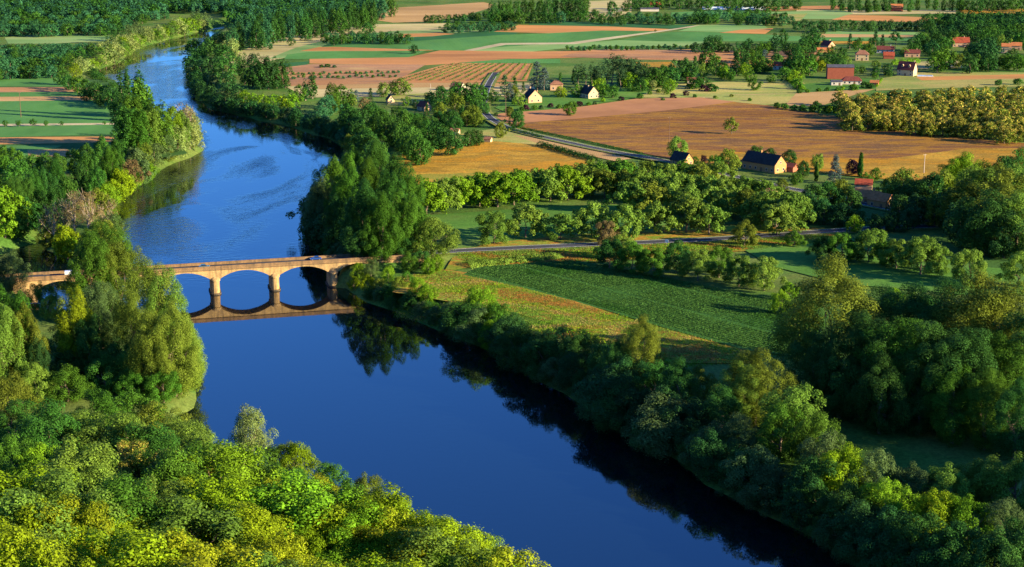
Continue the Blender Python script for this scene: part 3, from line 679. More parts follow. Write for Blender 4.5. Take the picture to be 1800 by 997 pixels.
def plant_all():
    pos = locate(PENDING)
    for i, e in enumerate(PENDING):
        if e[8] is not None: pos[i] = e[8]
    dr = poly_signed(pos, RIVER)                      # nothing stands in the water: step back onto the bank
    for _ in range(3):
        gx_ = (poly_signed(pos + [.5, 0], RIVER) - dr); gy_ = (poly_signed(pos + [0, .5], RIVER) - dr); m_ = np.sqrt(gx_ ** 2 + gy_ ** 2) + 1e-6
        mv = np.where(dr < .6, .8 - dr, 0); pos = pos + np.stack([gx_ / m_ * mv, gy_ / m_ * mv], 1); dr = poly_signed(pos, RIVER)
    gz_ = ground(pos); dr = poly_signed(pos, RIVER)
    order = sorted(range(len(PENDING)), key=lambda i: PENDING[i][2]); count = {}
    tot = {}
    for i in order:
        k, c, px, py, h, wf, ph, gr, fx = PENDING[i]; tot[(ph, k, c)] = tot.get((ph, k, c), 0) + 1
    for i in order:
        k, c, px, py, h, wf, ph, gr, fx = PENDING[i]; key = (ph, k, c); count[key] = count.get(key, 0) + 1
        colr = LOOK[None] if k == 'chestnut_tree' else LOOK.get(c, c)
        look = f'{colr} {CATN[k]}'
        label = f'{look} {ph}' if tot[key] == 1 else f'{ORD[count[key]-1]} {look} from the left {ph}'
        nm_ = NAMES.get(gr, 'alder_tree') if k == 'broadleaf_tree' else k
        nw = len(label.replace('-', ' ').split())
        if nw > 16: print('LONG', nw, label)
        x, y = pos[i]; z = max(gz_[i], .1) - .1
        if dr[i] < -2.5: print('IN RIVER', label, px, py, round(dr[i], 1))
        dist = sqrt(x * x + y * y); lod = 'near' if dist < 640 else 'mid' if dist < 1020 else 'far' if dist < 1700 else 'tiny'
        if h > 18 and lod == 'mid' and dist < 800: lod = 'near'
        nv = {'near': 4, 'mid': 4, 'far': 4, 'tiny': 3}[lod]
        if k in ('tall_tree', 'plane_tree', 'chestnut_tree', 'bare_tree', 'umbrella_pine', 'poplar_tree', 'cypress_tree'): nv = 3
        var = random.randrange(nv); rz = random.uniform(0, 2 * pi)
        if lod in ('near', 'mid'):
            cr, tk, h0 = tree_proto(k, lod, var); r = empty(nm_, (x, y, z), rz)
            o = D.objects.new('crown', cr); C.objects.link(o); o.parent = r
            q = D.objects.new('trunk', tk); C.objects.link(q); q.parent = r
        else:
            me, h0 = joined_proto(k, lod, var); r = o = D.objects.new(nm_, me); C.objects.link(r); r.location = (x, y, z); r.rotation_euler = (0, 0, rz)
        s = h / h0; r.scale = (s * wf, s * wf, s)
        if k != 'chestnut_tree':
            o.material_slots[0].link = 'OBJECT'; o.material_slots[0].material = LEAFMATS[c]
        tag(r, label, 'shrub' if k == 'shrub' else 'tree', gr)

# ---- the near slope below the belvedere
slope = 'trees on the near slope'
def mix(pts_, h, cols, ks=('broadleaf_tree',), w=1.12):
    h *= 1.12
    return [(a + random.uniform(-6, 6), c + random.uniform(-5, 5), h * random.uniform(.68, 1.3), w * random.uniform(.85, 1.35), random.choice(cols), random.choice(ks)) for a, c in pts_]
YG = ['yellowgreen', 'yellowgreen', 'lime', 'walnut', 'gold']
trees('along the top edge of the near slope', slope, mix([(15,668),(60,640),(118,650),(170,690),(225,700),(272,715),(318,742)], 12, ['olive','mid','yellowgreen','walnut'], ('broadleaf_tree','willow_tree')))
trees('in the second tier of the near slope', slope, mix([(28,716),(88,712),(140,735),(200,742),(255,752),(305,772),(352,768)], 13, ['green','mid','walnut','walnut']))
trees('standing clear of the slope against the water', slope, [(440,722,15,1.0,'silver','bare_tree'),(438,724,15,.8,'silver','willow_tree'),(500,784,9,1.0,'olive'),(545,780,11,1.0,'yellowgreen'),(600,815,10,1.0,'mid'),(648,836,10,.9,'olive'),(690,880,8,1.0,'yellowgreen'),(728,880,8,1.0,'lime')])
trees('in the third tier of the near slope', slope, mix([(18,772),(66,785),(118,778),(165,795),(290,800),(345,790),(392,786),(440,800),(480,822)], 13, ['green','mid','mid','walnut','lime']))
trees('with creamy blossom on the near slope', slope, [(240,795,13,1.1,'chestnut_tree'),(300,800,12,1.0,'chestnut_tree'),(355,815,12,1.0,'chestnut_tree'),(215,790,11,.9,'chestnut_tree')])
trees('in the fourth tier of the near slope', slope, mix([(15,835),(62,842),(112,848),(160,835),(210,855),(262,852),(312,848),(365,855),(415,850),(462,850),(512,838),(560,845),(612,856),(655,868)], 13, YG + ['mid','walnut']))
trees('in the fifth tier of the near slope', slope, mix([(10,885),(58,892),(108,888),(160,898),(212,896),(265,902),(318,896),(372,902),(425,896),(478,892),(530,890),(582,892),(635,898),(690,905),(742,905),(775,920),(815,938)], 13, YG + ['walnut']))
trees('in the sixth tier of the near slope', slope, mix([(15,945),(66,950),(118,944),(172,952),(226,948),(280,955),(334,950),(388,955),(442,948),(496,950),(550,945),(604,948),(658,944),(712,945),(766,948),(805,955),(850,962),(880,985)], 13, YG))
trees('in the lowest tier of the near slope', slope, mix([(x, 1000 + (x % 3) * 6) for x in range(0, 890, 52)], 13, YG))
trees('along the frame foot of the near slope', slope, mix([(x, 1050) for x in range(20, 900, 58)], 13, YG))

# ---- the spit with the tall trees in front of the bridge
sp = 'tall trees on the spit by the bridge'
trees('on the spit in front of the bridge', sp, [(185,398,32,.85,'mid','plane_tree'),(158,425,29,1.0,'mid'),(212,430,27,.9,'olive','plane_tree'),(262,463,32,.72,'olive','plane_tree'),(288,482,29,.7,'walnut','plane_tree'),(170,500,27,.75,'greywillow','plane_tree'),(130,525,25,.9,'gold'),
  (228,525,26,.75,'olive','plane_tree'),(300,538,27,.85,'olive','plane_tree'),(322,562,22,.8,'walnut','plane_tree'),(262,560,24,.8,'olive','plane_tree'),(155,565,19,1.1,'dark')], kind='tall_tree')
trees('under the tall spit trees', sp, [(110,575,12,1.0,'dark'),(205,600,14,1.0,'dark'),(245,610,14,1.0,'green'),(315,625,12,1.0,'olive'),(70,500,11,.9,'walnut'),(90,520,9,.9,'walnut'),(285,650,10,1,'mid'),(180,630,11,1,'green'),(110,620,10,1,'dark'),(235,655,9,1,'mid')])
trees('at the left end of the bridge', 'trees at the bridge end', [(18,452,13,1.0,'greywillow','willow_tree'),(-5,462,13,1.0,'greywillow','willow_tree'),(38,470,10,1.0,'silver','willow_tree')])
trees('on the bank below the left bridge end', 'trees at the bridge end', [(18,515,28,1.0,'mid'),(-8,535,28,1.0,'walnut'),(40,548,24,.9,'olive'),(60,600,16,1.0,'deep')], kind='tall_tree')
# ---- the promontory with the bleached trees
pr_ = 'bleached trees on the promontory'
trees('on the promontory above the bridge', pr_, [(92,360,17,1.1,'brown'),(128,342,19,1.1,'brown'),(152,340,19,1.0,'brown'),(186,352,14,1.2,'brown'),(60,380,13,1.1,'greywillow'),(112,355,16,1.0,'greywillow')], kind='bare_tree')
trees('growing low on the promontory', pr_, [(106,400,14,.9,'yellowgreen'),(122,415,9,1.0,'lime'),(88,420,8,1.0,'lime'),(195,375,11,1.0,'greywillow','willow_tree'),(178,390,10,1,'olive'),(160,410,10,1,'mid'),(140,430,7,1,'walnut'),(75,405,8,1,'olive')])
# ---- lower left bank
lb = 'trees of the lower left bank'
trees('on the lower left bank', lb, [(178,243,19,1.0,'green'),(203,246,18,1.0,'green'),(192,262,20,1.0,'mid'),(150,272,17,1.0,'green'),(138,290,17,1.0,'dark'),(168,298,17,1.0,'green'),(98,290,19,1.0,'green'),(78,300,21,.9,'dark'),
  (58,306,20,1,'green'),(40,312,20,1,'green'),(92,328,18,1,'dark'),(24,322,19,1,'green'),(8,318,18,1,'mid'),(118,310,16,1,'green')], kind='tall_tree')
trees('beside the fields of the river bend', lb, [(240,262,14,1.0,'greywillow'),(262,284,12,1.0,'greywillow'),(228,286,13,1.0,'brown'),(215,300,13,1.0,'yellowgreen'),(205,318,12,1.0,'yellowgreen'),(232,308,11,1.0,'yellowgreen'),(186,325,12,1,'lime'),(170,335,12,1,'olive'),(272,290,8,1,'lime'),(250,308,8,1,'olive'),
  (30,286,15,1,'green'),(8,278,15,1,'mid'),(55,273,10,1,'green'),(76,270,10,1,'green'),(100,272,11,1,'green'),(128,266,11,1,'mid'),(150,256,11,1,'green'),(8,335,17,1,'lime'),(5,360,15,1,'lime'),(22,262,11,1,'mid'),(0,258,12,1,'mid'),(45,350,14,1,'dark'),(70,352,13,1,'dark'),(28,372,12,1,'green')])
# ---- mid left bank, the big willow mass and the poplars
mb_ = 'trees of the left bank bend'
trees('above the big round trees of the bend', mb_, [(211,124,30,.8,'dark'),(222,121,33,.8,'dark'),(244,119,31,1.0,'dark')], kind='poplar_tree')
trees('at the tip of the left bank bend', mb_, [(230,176,28,1.35,'mid'),(252,173,28,1.35,'mid'),(276,181,27,1.25,'mid'),(222,192,27,1.2,'green'),(240,198,25,1.2,'mid'),(262,196,24,1.2,'walnut'),(302,190,24,1.0,'lime'),(318,200,20,1.1,'walnut')], kind='tall_tree')
trees('beside the water at the bend tip', mb_, [(322,184,22,1.0,'brown','bare_tree'),(340,190,21,.9,'silver'),(356,193,20,.9,'silver'),(366,208,16,.9,'silver'),(312,228,16,1.0,'silver'),(332,218,15,1.0,'silver'),(290,240,13,1.0,'greywillow'),(270,252,13,1.0,'greywillow'),(250,255,12,1.0,'olive'),(296,262,7,1,'olive'),(340,238,7,1,'olive')], kind='willow_tree')
trees('behind the poplars of the bend', mb_, [(258,143,22,.8,'mid'),(272,148,20,.8,'mid'),(289,152,18,.9,'brown','bare_tree'),(136,134,12,1,'mid'),(150,140,12,1,'green'),(165,146,12,1,'dark'),(180,150,12,1,'green'),(196,156,12,1,'dark'),(110,124,11,1,'green'),(203,160,12,1,'dark'),(120,132,11,1,'dark'),(150,155,9,1,'dark'),(175,165,9,1,'dark'),(200,178,10,1,'dark'),(215,170,12,1,'dark')])
trees('along the far left bank', 'willows of the far left bank', [(118,96,12,1,'mid'),(128,100,12,1,'walnut'),(140,101,12,1,'silver'),(152,105,11,1,'silver'),(163,114,9,1,'silver'),(132,112,11,1,'yellowgreen'),(175,76,12,1,'silver'),(188,70,12,1,'silver'),(203,67,12,1,'silver'),(216,66,12,1,'yellowgreen'),(228,65,11,1,'silver'),(240,42,17,1,'greywillow'),
  (252,50,14,1,'silver'),(226,45,16,1,'greywillow'),(210,46,15,1,'dark'),(200,52,14,1,'dark'),(264,58,9,1,'silver'),(288,44,12,1,'mid'),(303,42,12,1,'mid'),(318,40,12,1,'walnut'),(328,38,12,1,'lime'),(344,22,16,1,'greywillow'),(358,24,16,1,'greywillow'),(366,34,13,1,'silver'),(275,54,9,1,'green'),(160,90,11,1,'dark'),(145,93,11,1,'dark')], kind='willow_tree')
# ---- far left orchards
oc = 'orchard trees of the far left plain'
for y0, n, h_, x1, lab in ((42,17,10,190,'in the front row of the far left grove'),(34,17,10,215,'in the second row of the far left grove'),(26,17,10,250,'in the third row of the far left grove'),(19,18,10,290,'in the fourth row of the far left grove'),
                       (77,15,8,175,'in the upper row, pale field'),(84,13,8,140,'in the middle row below the pale field'),(95,12,8,120,'in the lower row below the pale field'),(101,11,8,112,'in the row above the green strip'),(116,10,8,100,'in the row beside the green strip')):
    row(lab, oc, (-8, y0 + 2), (x1, y0 - 1), n, h_ * 1.15, 'broadleaf_tree', ['teal', 'teal', 'green'], jx=1.5, jy=.8, w=1.2)
trees('in the left field by the sandy track', 'young trees by the track', [(9,212,4.2),(33,212,4.2),(58,209,4.6),(80,212,3.6),(108,213,2.8),(183,213,2.5)], kind='orchard_tree', col='green')
# ---- far right bank of the upper river
qb = 'trees of the upper right bank'
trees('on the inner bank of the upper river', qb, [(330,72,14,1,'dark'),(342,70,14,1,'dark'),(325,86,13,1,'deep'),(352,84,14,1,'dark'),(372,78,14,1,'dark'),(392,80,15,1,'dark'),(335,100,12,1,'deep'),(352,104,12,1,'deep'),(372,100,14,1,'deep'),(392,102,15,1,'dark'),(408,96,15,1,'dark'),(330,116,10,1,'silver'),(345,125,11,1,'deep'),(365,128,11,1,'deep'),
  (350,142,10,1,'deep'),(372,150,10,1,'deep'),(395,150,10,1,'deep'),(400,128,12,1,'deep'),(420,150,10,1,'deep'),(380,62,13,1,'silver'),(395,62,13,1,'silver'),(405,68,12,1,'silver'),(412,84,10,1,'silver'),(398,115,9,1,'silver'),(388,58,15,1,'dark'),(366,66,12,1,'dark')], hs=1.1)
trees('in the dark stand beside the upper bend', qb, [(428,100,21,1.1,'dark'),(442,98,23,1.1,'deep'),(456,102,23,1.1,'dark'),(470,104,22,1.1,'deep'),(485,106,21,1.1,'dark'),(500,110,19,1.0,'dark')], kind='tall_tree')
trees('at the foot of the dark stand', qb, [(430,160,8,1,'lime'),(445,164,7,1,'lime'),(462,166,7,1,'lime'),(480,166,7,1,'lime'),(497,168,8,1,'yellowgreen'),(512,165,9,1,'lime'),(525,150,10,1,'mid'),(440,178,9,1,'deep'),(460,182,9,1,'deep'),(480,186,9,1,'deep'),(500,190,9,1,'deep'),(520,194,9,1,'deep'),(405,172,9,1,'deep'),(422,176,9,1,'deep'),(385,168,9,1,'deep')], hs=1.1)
trees('by the pink plough above the bend', qb, [(536,142,14,1.3,'deep'),(548,131,17,1.5,'dark')], kind='poplar_tree')
trees('between the bend and the plantation', qb, [(585,150,18,1.2,'mid','tall_tree'),(600,152,15,1,'mid'),(575,170,13,1,'teal'),(626,158,9,1,'cedar','cedar_tree'),(651,155,10,1,'pine','fir_tree'),(640,172,8,1,'brown'),(674,146,10,1,'walnut'),(704,138,12,1.1,'walnut'),(692,145,9,1,'walnut'),(522,190,9,1,'teal'),(545,198,9,1,'teal'),(562,188,10,1,'teal'),(570,206,9,1,'teal'),(590,212,10,1,'teal'),(605,225,10,1,'teal'),(540,210,7,1,'teal'),(560,220,7,1,'teal'),(615,238,11,1,'olive'),(618,165,8,1,'olive'),(610,205,11,1,'deep'),(640,250,12,1,'deep'),(625,222,12,1,'deep')])
# ---- the plantation in three converging lines
pl = 'plantation trees in converging lines'
row('in the riverside line of the plantation', pl, (612,186), (668,268), 10, 15, 'broadleaf_tree', ['green', 'dark'], w=.95)
row('in the middle line of the plantation', pl, (650,183), (738,238), 9, 15, 'broadleaf_tree', ['green', 'green', 'dark'], w=.95)
row('in the inland line of the plantation', pl, (700,190), (790,228), 8, 14, 'broadleaf_tree', ['green', 'dark'], w=.95)
# ---- the tall clump upstream of the bridge
kc = 'tall clump upstream of the bridge'
trees('in the tall clump beyond the bridge', kc, [(582,284,27,1.1,'mid'),(622,268,29,1.1,'mid'),(662,263,30,1.1,'green'),(698,288,29,1.1,'green'),(716,310,27,1.1,'mid'),(648,292,28,1.1,'mid'),(608,304,27,1.1,'mid'),(566,318,25,1.1,'greywillow'),(548,336,22,1.1,'greywillow'),(684,318,28,1.1,'green'),(712,340,24,1.1,'mid'),(640,330,26,1.1,'dark'),(600,350,23,1.1,'dark'),(670,352,24,1.1,'mid')], kind='tall_tree')
trees('at the river edge of the tall clump', kc, [(535,378,15,1.1,'deep'),(530,398,11,1.1,'deep'),(562,384,15,1.1,'deep'),(595,394,13,1.1,'deep'),(630,394,13,1.1,'dark'),(668,402,11,1.1,'mid'),(622,412,9,1.1,'mid'),(698,396,12,1.1,'dark'),(732,368,16,1.0,'mid'),(552,416,8,1.1,'deep'),(580,424,6,1.1,'lime'),(715,415,8,1,'dark'),(540,352,16,1.1,'greywillow'),(645,425,5,1,'mid')])
# ---- walnut orchards
wo = 'walnut trees of the orchards'
row('in the front row behind the green meadow', wo, (748,318), (1030,294), 10, 14.5, 'walnut_tree', ['walnut', 'walnut', 'lime'])
row('in the row behind the meadow walnuts', wo, (835,308), (1090,282), 8, 12, 'walnut_tree', ['walnut', 'mid'])
row('in the back orchard row below the lane', wo, (1040,284), (1265,288), 8, 11, 'walnut_tree', ['walnut', 'mid', 'olive'])
row('in the middle orchard row', wo, (1065,298), (1340,318), 10, 13, 'walnut_tree', ['walnut', 'walnut', 'olive'])
row('in the third orchard row', wo, (1110,322), (1390,340), 9, 13.5, 'walnut_tree', ['walnut', 'walnut', 'olive'])
trees('along the upper side of the road', wo, [(868,376,11),(924,362,12),(985,378,9.5),(1040,360,12),(1068,392,8,.9,'brown'),(1098,365,12),(1155,358,11.5),(1208,345,14),(1248,362,11),(1340,345,12),(1392,345,13),(1368,358,12),(1310,392,8.5,1,'olive'),(1397,408,5.5,1,'mid')], kind='walnut_tree', col='walnut', hs=1.15)
trees('in the dark row below the road', wo, [(1072,424,10,1.0,'dark'),(1092,414,9,1),(1112,430,10,1,'mid'),(1150,438,9.5,1,'mid'),(1190,430,10,1,'dark'),(1228,444,10,1),(1265,438,10,1,'mid'),(1300,452,10,1),(1345,458,10.5),(1388,498,5.5,1,'lime')], kind='walnut_tree', col='walnut', hs=1.1)
trees('in the row across the green field', wo, [(1446,420,8.5,1,'dark'),(1480,414,10,1,'mid'),(1530,408,11.5,1),(1578,424,10,1),(1622,420,13,1),(1652,436,9,1),(1706,444,11.5,1),(1792,450,11,1),(1500,428,7,1,'dark'),(1556,430,8,1,'mid')], kind='walnut_tree', col='walnut', hs=1.08)
trees('at the road end of the bridge', 'bushes at the bridge end', [(760,388,15,1.15,'walnut'),(738,440,7,1,'dark'),(718,448,7,1,'mid'),(768,450,6,1,'lime'),(752,455,6,1,'lime')])
trees('on the bank under the last arch', 'bushes at the bridge end', [(652,456,7,1.0,'greywillow'),(630,468,6,1,'lime'),(645,484,6,1,'yellowgreen'),(682,468,6,1,'lime'),(668,494,6,1,'olive'),(700,490,6,1,'olive'),(622,486,5,1,'yellowgreen'),(715,478,5,1,'mid'),(690,512,5,1,'mid'),(650,508,4,1,'mid')], kind='willow_tree')
# ---- right bank below the bridge
rb = 'trees of the right bank below the bridge'
trees('on the sunny bank below the bridge', rb, [(735,492,7,1,'lime'),(752,505,7,1,'lime'),(720,515,6,1,'dark'),(765,540,6,1,'greywillow'),(790,534,6,1,'greywillow'),(745,532,5,1,'greywillow'),(845,510,13,1,'lime'),(812,545,8,1,'mid'),(880,540,10,1,'mid'),(862,570,9,1,'lime'),(908,568,9,1,'dark'),(838,575,7,1,'dark'),(940,588,9,1,'dark'),(900,590,8,1,'deep'),(985,578,11,1,'deep'),(965,605,9,1,'dark'),(780,560,5,1,'dark')])
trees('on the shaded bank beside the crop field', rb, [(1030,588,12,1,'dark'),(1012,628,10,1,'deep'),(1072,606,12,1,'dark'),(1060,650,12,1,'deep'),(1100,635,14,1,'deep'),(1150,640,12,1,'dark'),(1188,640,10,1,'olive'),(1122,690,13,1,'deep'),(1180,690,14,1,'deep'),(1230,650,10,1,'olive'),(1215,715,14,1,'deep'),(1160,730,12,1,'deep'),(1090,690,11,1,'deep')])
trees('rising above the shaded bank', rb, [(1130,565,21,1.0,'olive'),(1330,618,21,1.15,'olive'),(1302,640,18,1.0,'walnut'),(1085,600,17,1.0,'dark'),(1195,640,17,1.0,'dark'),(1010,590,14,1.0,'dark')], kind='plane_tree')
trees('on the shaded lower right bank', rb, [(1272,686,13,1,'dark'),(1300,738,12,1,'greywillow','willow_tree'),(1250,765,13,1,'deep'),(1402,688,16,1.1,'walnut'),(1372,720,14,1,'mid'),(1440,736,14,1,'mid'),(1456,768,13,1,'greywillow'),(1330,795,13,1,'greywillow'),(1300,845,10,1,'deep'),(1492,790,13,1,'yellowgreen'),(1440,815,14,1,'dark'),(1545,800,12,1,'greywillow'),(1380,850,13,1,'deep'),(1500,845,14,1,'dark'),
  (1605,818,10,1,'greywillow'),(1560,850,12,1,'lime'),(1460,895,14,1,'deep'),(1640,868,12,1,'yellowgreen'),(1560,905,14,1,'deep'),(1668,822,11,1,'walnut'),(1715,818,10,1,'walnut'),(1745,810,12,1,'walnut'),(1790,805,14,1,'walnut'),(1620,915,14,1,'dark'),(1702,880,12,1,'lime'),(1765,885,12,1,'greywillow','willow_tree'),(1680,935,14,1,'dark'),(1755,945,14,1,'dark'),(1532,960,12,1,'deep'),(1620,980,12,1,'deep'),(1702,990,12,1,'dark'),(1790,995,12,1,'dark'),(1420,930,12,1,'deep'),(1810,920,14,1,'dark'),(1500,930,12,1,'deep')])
bk = 'bushes along the water edge'
along('along the water edge just below the bridge', bk, [(640,530),(700,548),(760,574),(800,598)], 3.4, 4.5, 'willow_tree', ['dark','dark','mid','greywillow'], off=.1, jit=3, hj=.4)
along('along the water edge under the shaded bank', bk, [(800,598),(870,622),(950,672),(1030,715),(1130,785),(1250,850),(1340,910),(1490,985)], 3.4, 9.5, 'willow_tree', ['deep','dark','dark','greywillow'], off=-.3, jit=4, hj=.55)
along('along the water edge below the tall clump', bk, [(600,478),(575,455),(552,430),(545,400),(560,360),(590,320),(610,285)], 5, 7, 'willow_tree', ['deep','deep','dark','greywillow'])
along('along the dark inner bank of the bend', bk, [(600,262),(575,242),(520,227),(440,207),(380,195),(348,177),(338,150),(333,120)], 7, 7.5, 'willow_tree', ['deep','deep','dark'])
along('along the water edge of the lower left bank', bk, [(262,318),(225,340),(206,355),(203,372),(206,400),(215,440)], 6, 5, 'willow_tree', ['lime','olive','mid'])
along('along the water edge of the spit', bk, [(290,562),(340,600),(349,640),(345,690)], 5, 6, 'willow_tree', ['olive','mid','walnut'])
along('along the water edge beside the poplars', bk, [(165,135),(180,150),(215,172),(250,203),(290,232)], 8, 7, 'willow_tree', ['dark','green'])
along('along the upper far left bank', bk, [(165,128),(205,112),(225,97),(255,81),(300,69),(330,62),(362,53)], 5, 11, 'willow_tree', ['silver','silver','lime','greywillow','mid'], off=.5, jit=9)
# ---- the dark wood on the right
dw = 'trees of the shaded wood'
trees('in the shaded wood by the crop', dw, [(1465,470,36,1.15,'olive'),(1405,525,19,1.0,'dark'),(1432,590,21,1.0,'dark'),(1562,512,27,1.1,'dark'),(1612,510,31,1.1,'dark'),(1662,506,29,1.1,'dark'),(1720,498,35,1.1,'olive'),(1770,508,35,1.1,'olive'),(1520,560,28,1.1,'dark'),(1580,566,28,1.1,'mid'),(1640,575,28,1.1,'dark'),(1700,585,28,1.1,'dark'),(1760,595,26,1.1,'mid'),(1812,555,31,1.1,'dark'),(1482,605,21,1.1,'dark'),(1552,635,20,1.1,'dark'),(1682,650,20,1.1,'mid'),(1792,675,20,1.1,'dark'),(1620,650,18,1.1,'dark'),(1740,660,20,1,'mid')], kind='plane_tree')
trees('beyond the shaded wood', dw, [(1572,508,7,1,'lime'),(1600,515,6,1,'walnut'),(1372,512,8,1,'lime')])
# ---- upper right wood by the meadow
uw = 'trees by the meadow corner'
trees('where the road leaves the meadow', uw, [(1590,300,16,1,'walnut'),(1612,318,14,1,'dark'),(1640,310,15,1,'dark'),(1662,305,16,1,'olive'),(1682,284,19,1,'lime'),(1700,276,21,1,'lime'),(1722,300,23,1,'walnut'),(1745,292,24,1,'olive'),(1765,310,26,1.1,'olive'),(1792,268,19,1,'green'),(1772,280,18,1,'dark'),(1802,300,24,1.1,'walnut'),(1700,326,21,1.1,'olive'),(1740,345,24,1.1,'dark'),(1790,346,24,1.1,'walnut'),(1672,338,16,1,'dark'),(1610,345,13,1,'deep'),(1645,352,12,1,'olive'),(1690,362,16,1,'deep'),(1725,372,16,1,'deep'),(1770,375,18,1,'deep'),(1590,330,12,1,'dark')])
hg = 'trees round the barn house'
trees('round the long barn house', hg, [(1282,264,12,1.0,'olive'),(1258,276,9,1,'mid'),(1330,258,9,1,'green'),(1352,262,8,1,'dark'),(1388,265,9,1,'dark'),(1412,284,8,1,'dark'),(1438,272,8,1,'walnut'),(1500,282,8,1,'purple'),(1540,297,6,1,'mid'),(1522,305,6,1,'mid'),(1562,312,6,1,'olive'),(1192,242,12,1,'walnut'),(1250,290,7,1,'olive'),(1222,276,4,1,'mid'),(1237,274,4,1,'purple'),(1400,305,6,1,'mid'),(1375,315,6,1,'olive'),(1345,318,7,1,'olive'),(1310,312,7,1,'mid')])
trees('in the barn house garden', hg, [(1470,274,14,1.1,'cedar','cedar_tree'),(1514,271,12,1,'green','cypress_tree'),(1436,287,9,1,'green','cypress_tree')])
trees('round the red-roofed house by the road', 'trees round the roadside house', [(1432,326,14,1,'dark'),(1458,322,14,1,'dark'),(1478,318,14,1,'olive'),(1496,332,12,1,'dark'),(1420,345,12,1,'deep'),(1450,352,11,1,'deep'),(1480,358,10,1,'deep'),(1582,345,11,1,'dark'),(1566,375,8,1,'deep'),(1540,378,7,1,'deep'),(1503,380,7,1,'lime'),(1575,318,10,1,'dark'),(1600,366,9,1,'deep'),(1590,385,6,1,'deep'),(1512,372,6,1,'dark'),(1560,318,8,1,'mid')])
trees('standing alone in the brown meadow', 'lone trees', [(1287,208,10,.9,'olive','orchard_tree')])
trees('standing alone at the plough edge', 'lone trees', [(1003,179,9,1,'mid')])
# ---- the hamlet
hm = 'trees of the hamlet gardens'
trees('in the pine stand of the hamlet', hm, [(1018,112,19),(1030,116,18),(1042,113,18),(1054,112,19),(1065,104,20),(1076,98,21),(1086,96,21),(1096,101,20),(1107,101,20),(1117,104,19),(1127,110,18),(1048,120,16),(1070,118,16),(1092,116,17)], kind='pine_tree', col='pine')
trees('beside the pink houses of the hamlet', hm, [(944,112,19,1.1,'cedar'),(957,118,17,1,'cedar'),(887,131,16,1,'pine'),(897,146,13,1,'cedar'),(1345,88,15,1,'cedar'),(1146,118,13,1,'cedar')], kind='cedar_tree')
trees('among the hamlet gardens', hm, [(905,135,11),(920,144,8),(1206,101,16),(1222,99,16),(1295,90,19,1.1),(1313,92,17,1.1),(812,186,12),(750,182,9),(838,178,14),(985,128,10),(1008,122,11)], kind='fir_tree', col='dark')
trees('in the hamlet gardens', hm, [(804,145,14,1,'green'),(824,147,13,1,'dark'),(776,156,12,1,'dark'),(790,158,10,1,'green'),(836,147,14,1,'green'),(800,166,12,1,'olive'),(848,152,11,1,'dark'),(768,176,9,1,'dark'),(820,196,9,1,'olive'),(832,188,11,1,'olive'),(756,162,9,1,'dark'),(880,216,9,.8,'olive'),(825,231,9,1,'dark'),(838,229,9,1,'dark'),(912,164,9,1,'walnut'),(985,152,8,1,'yellowgreen'),(1014,148,9,1,'mid'),(1060,146,10,1,'mid'),(1052,138,11,1,'lime'),(1078,150,9,1,'green'),(1110,140,9,1,'green'),(1132,140,8,1,'lime'),
 (1146,142,7,1,'silver'),(1178,140,9,1,'lime'),(1172,150,7,1,'mid'),(1136,114,15,1,'dark'),(1152,121,14,1,'green'),(1166,116,15,1,'green'),(1177,117,14,1,'dark'),(1196,104,16,1,'dark'),(1214,112,13,1,'dark'),(1243,89,16,1.1,'green'),(1258,98,12,1,'mid'),(1236,112,11,1,'walnut'),(1271,108,11,1,'dark'),(1258,112,10,1,'dark'),(1330,104,11,1,'mid'),(1310,112,10,1,'lime'),(1285,122,8,1,'green'),(1318,124,9,1,'mid'),(1340,108,10,1,'green'),(1357,130,7,1,'mid'),(1095,130,10,1,'dark'),(1120,128,10,1,'dark'),(868,160,8,1,'dark'),(785,196,10,1,'dark'),(800,205,9,1,'dark'),(770,196,8,1,'olive'),(852,180,8,1,'dark'),(715,170,6,1,'mid'),(730,176,6,1,'dark'),(760,205,8,1,'dark'),(740,200,7,1,'dark')])
trees('low in the hamlet gardens', hm, [(893,188,3.5,1,'purple'),(924,184,4,1,'purple'),(968,182,3,1,'purple'),(1019,178,3.5,1,'purple'),(1092,170,3,1,'purple'),(1182,164,3.5,1,'purple'),(1206,160,3.5,1,'purple'),(1238,150,5,1,'purple'),(940,186,3,1,'mid'),(952,185,3,1,'greywillow'),(982,184,3,1,'mid'),(995,184,3,1,'walnut'),(1035,180,2.5,1,'mid'),(1046,179,2.5,1,'greywillow'),(1060,172,3,1,'lime'),(1125,164,4,1,'green'),(1142,160,3,1,'walnut'),(1158,156,3,1,'walnut'),(1165,172,2.2,1,'green'),(1212,148,4,1,'mid'),(1224,142,5,1,'green'),(1252,147,6,1,'dark'),(1221,166,2.5,1,'green'),(1258,168,2.5,1,'walnut'),(1286,166,2.2,1,'olive'),(1318,172,2.5,1,'mid'),(918,188,3,1,'mid'),(905,176,3,1,'lime'),(872,198,2.5,1,'green')], kind='shrub')
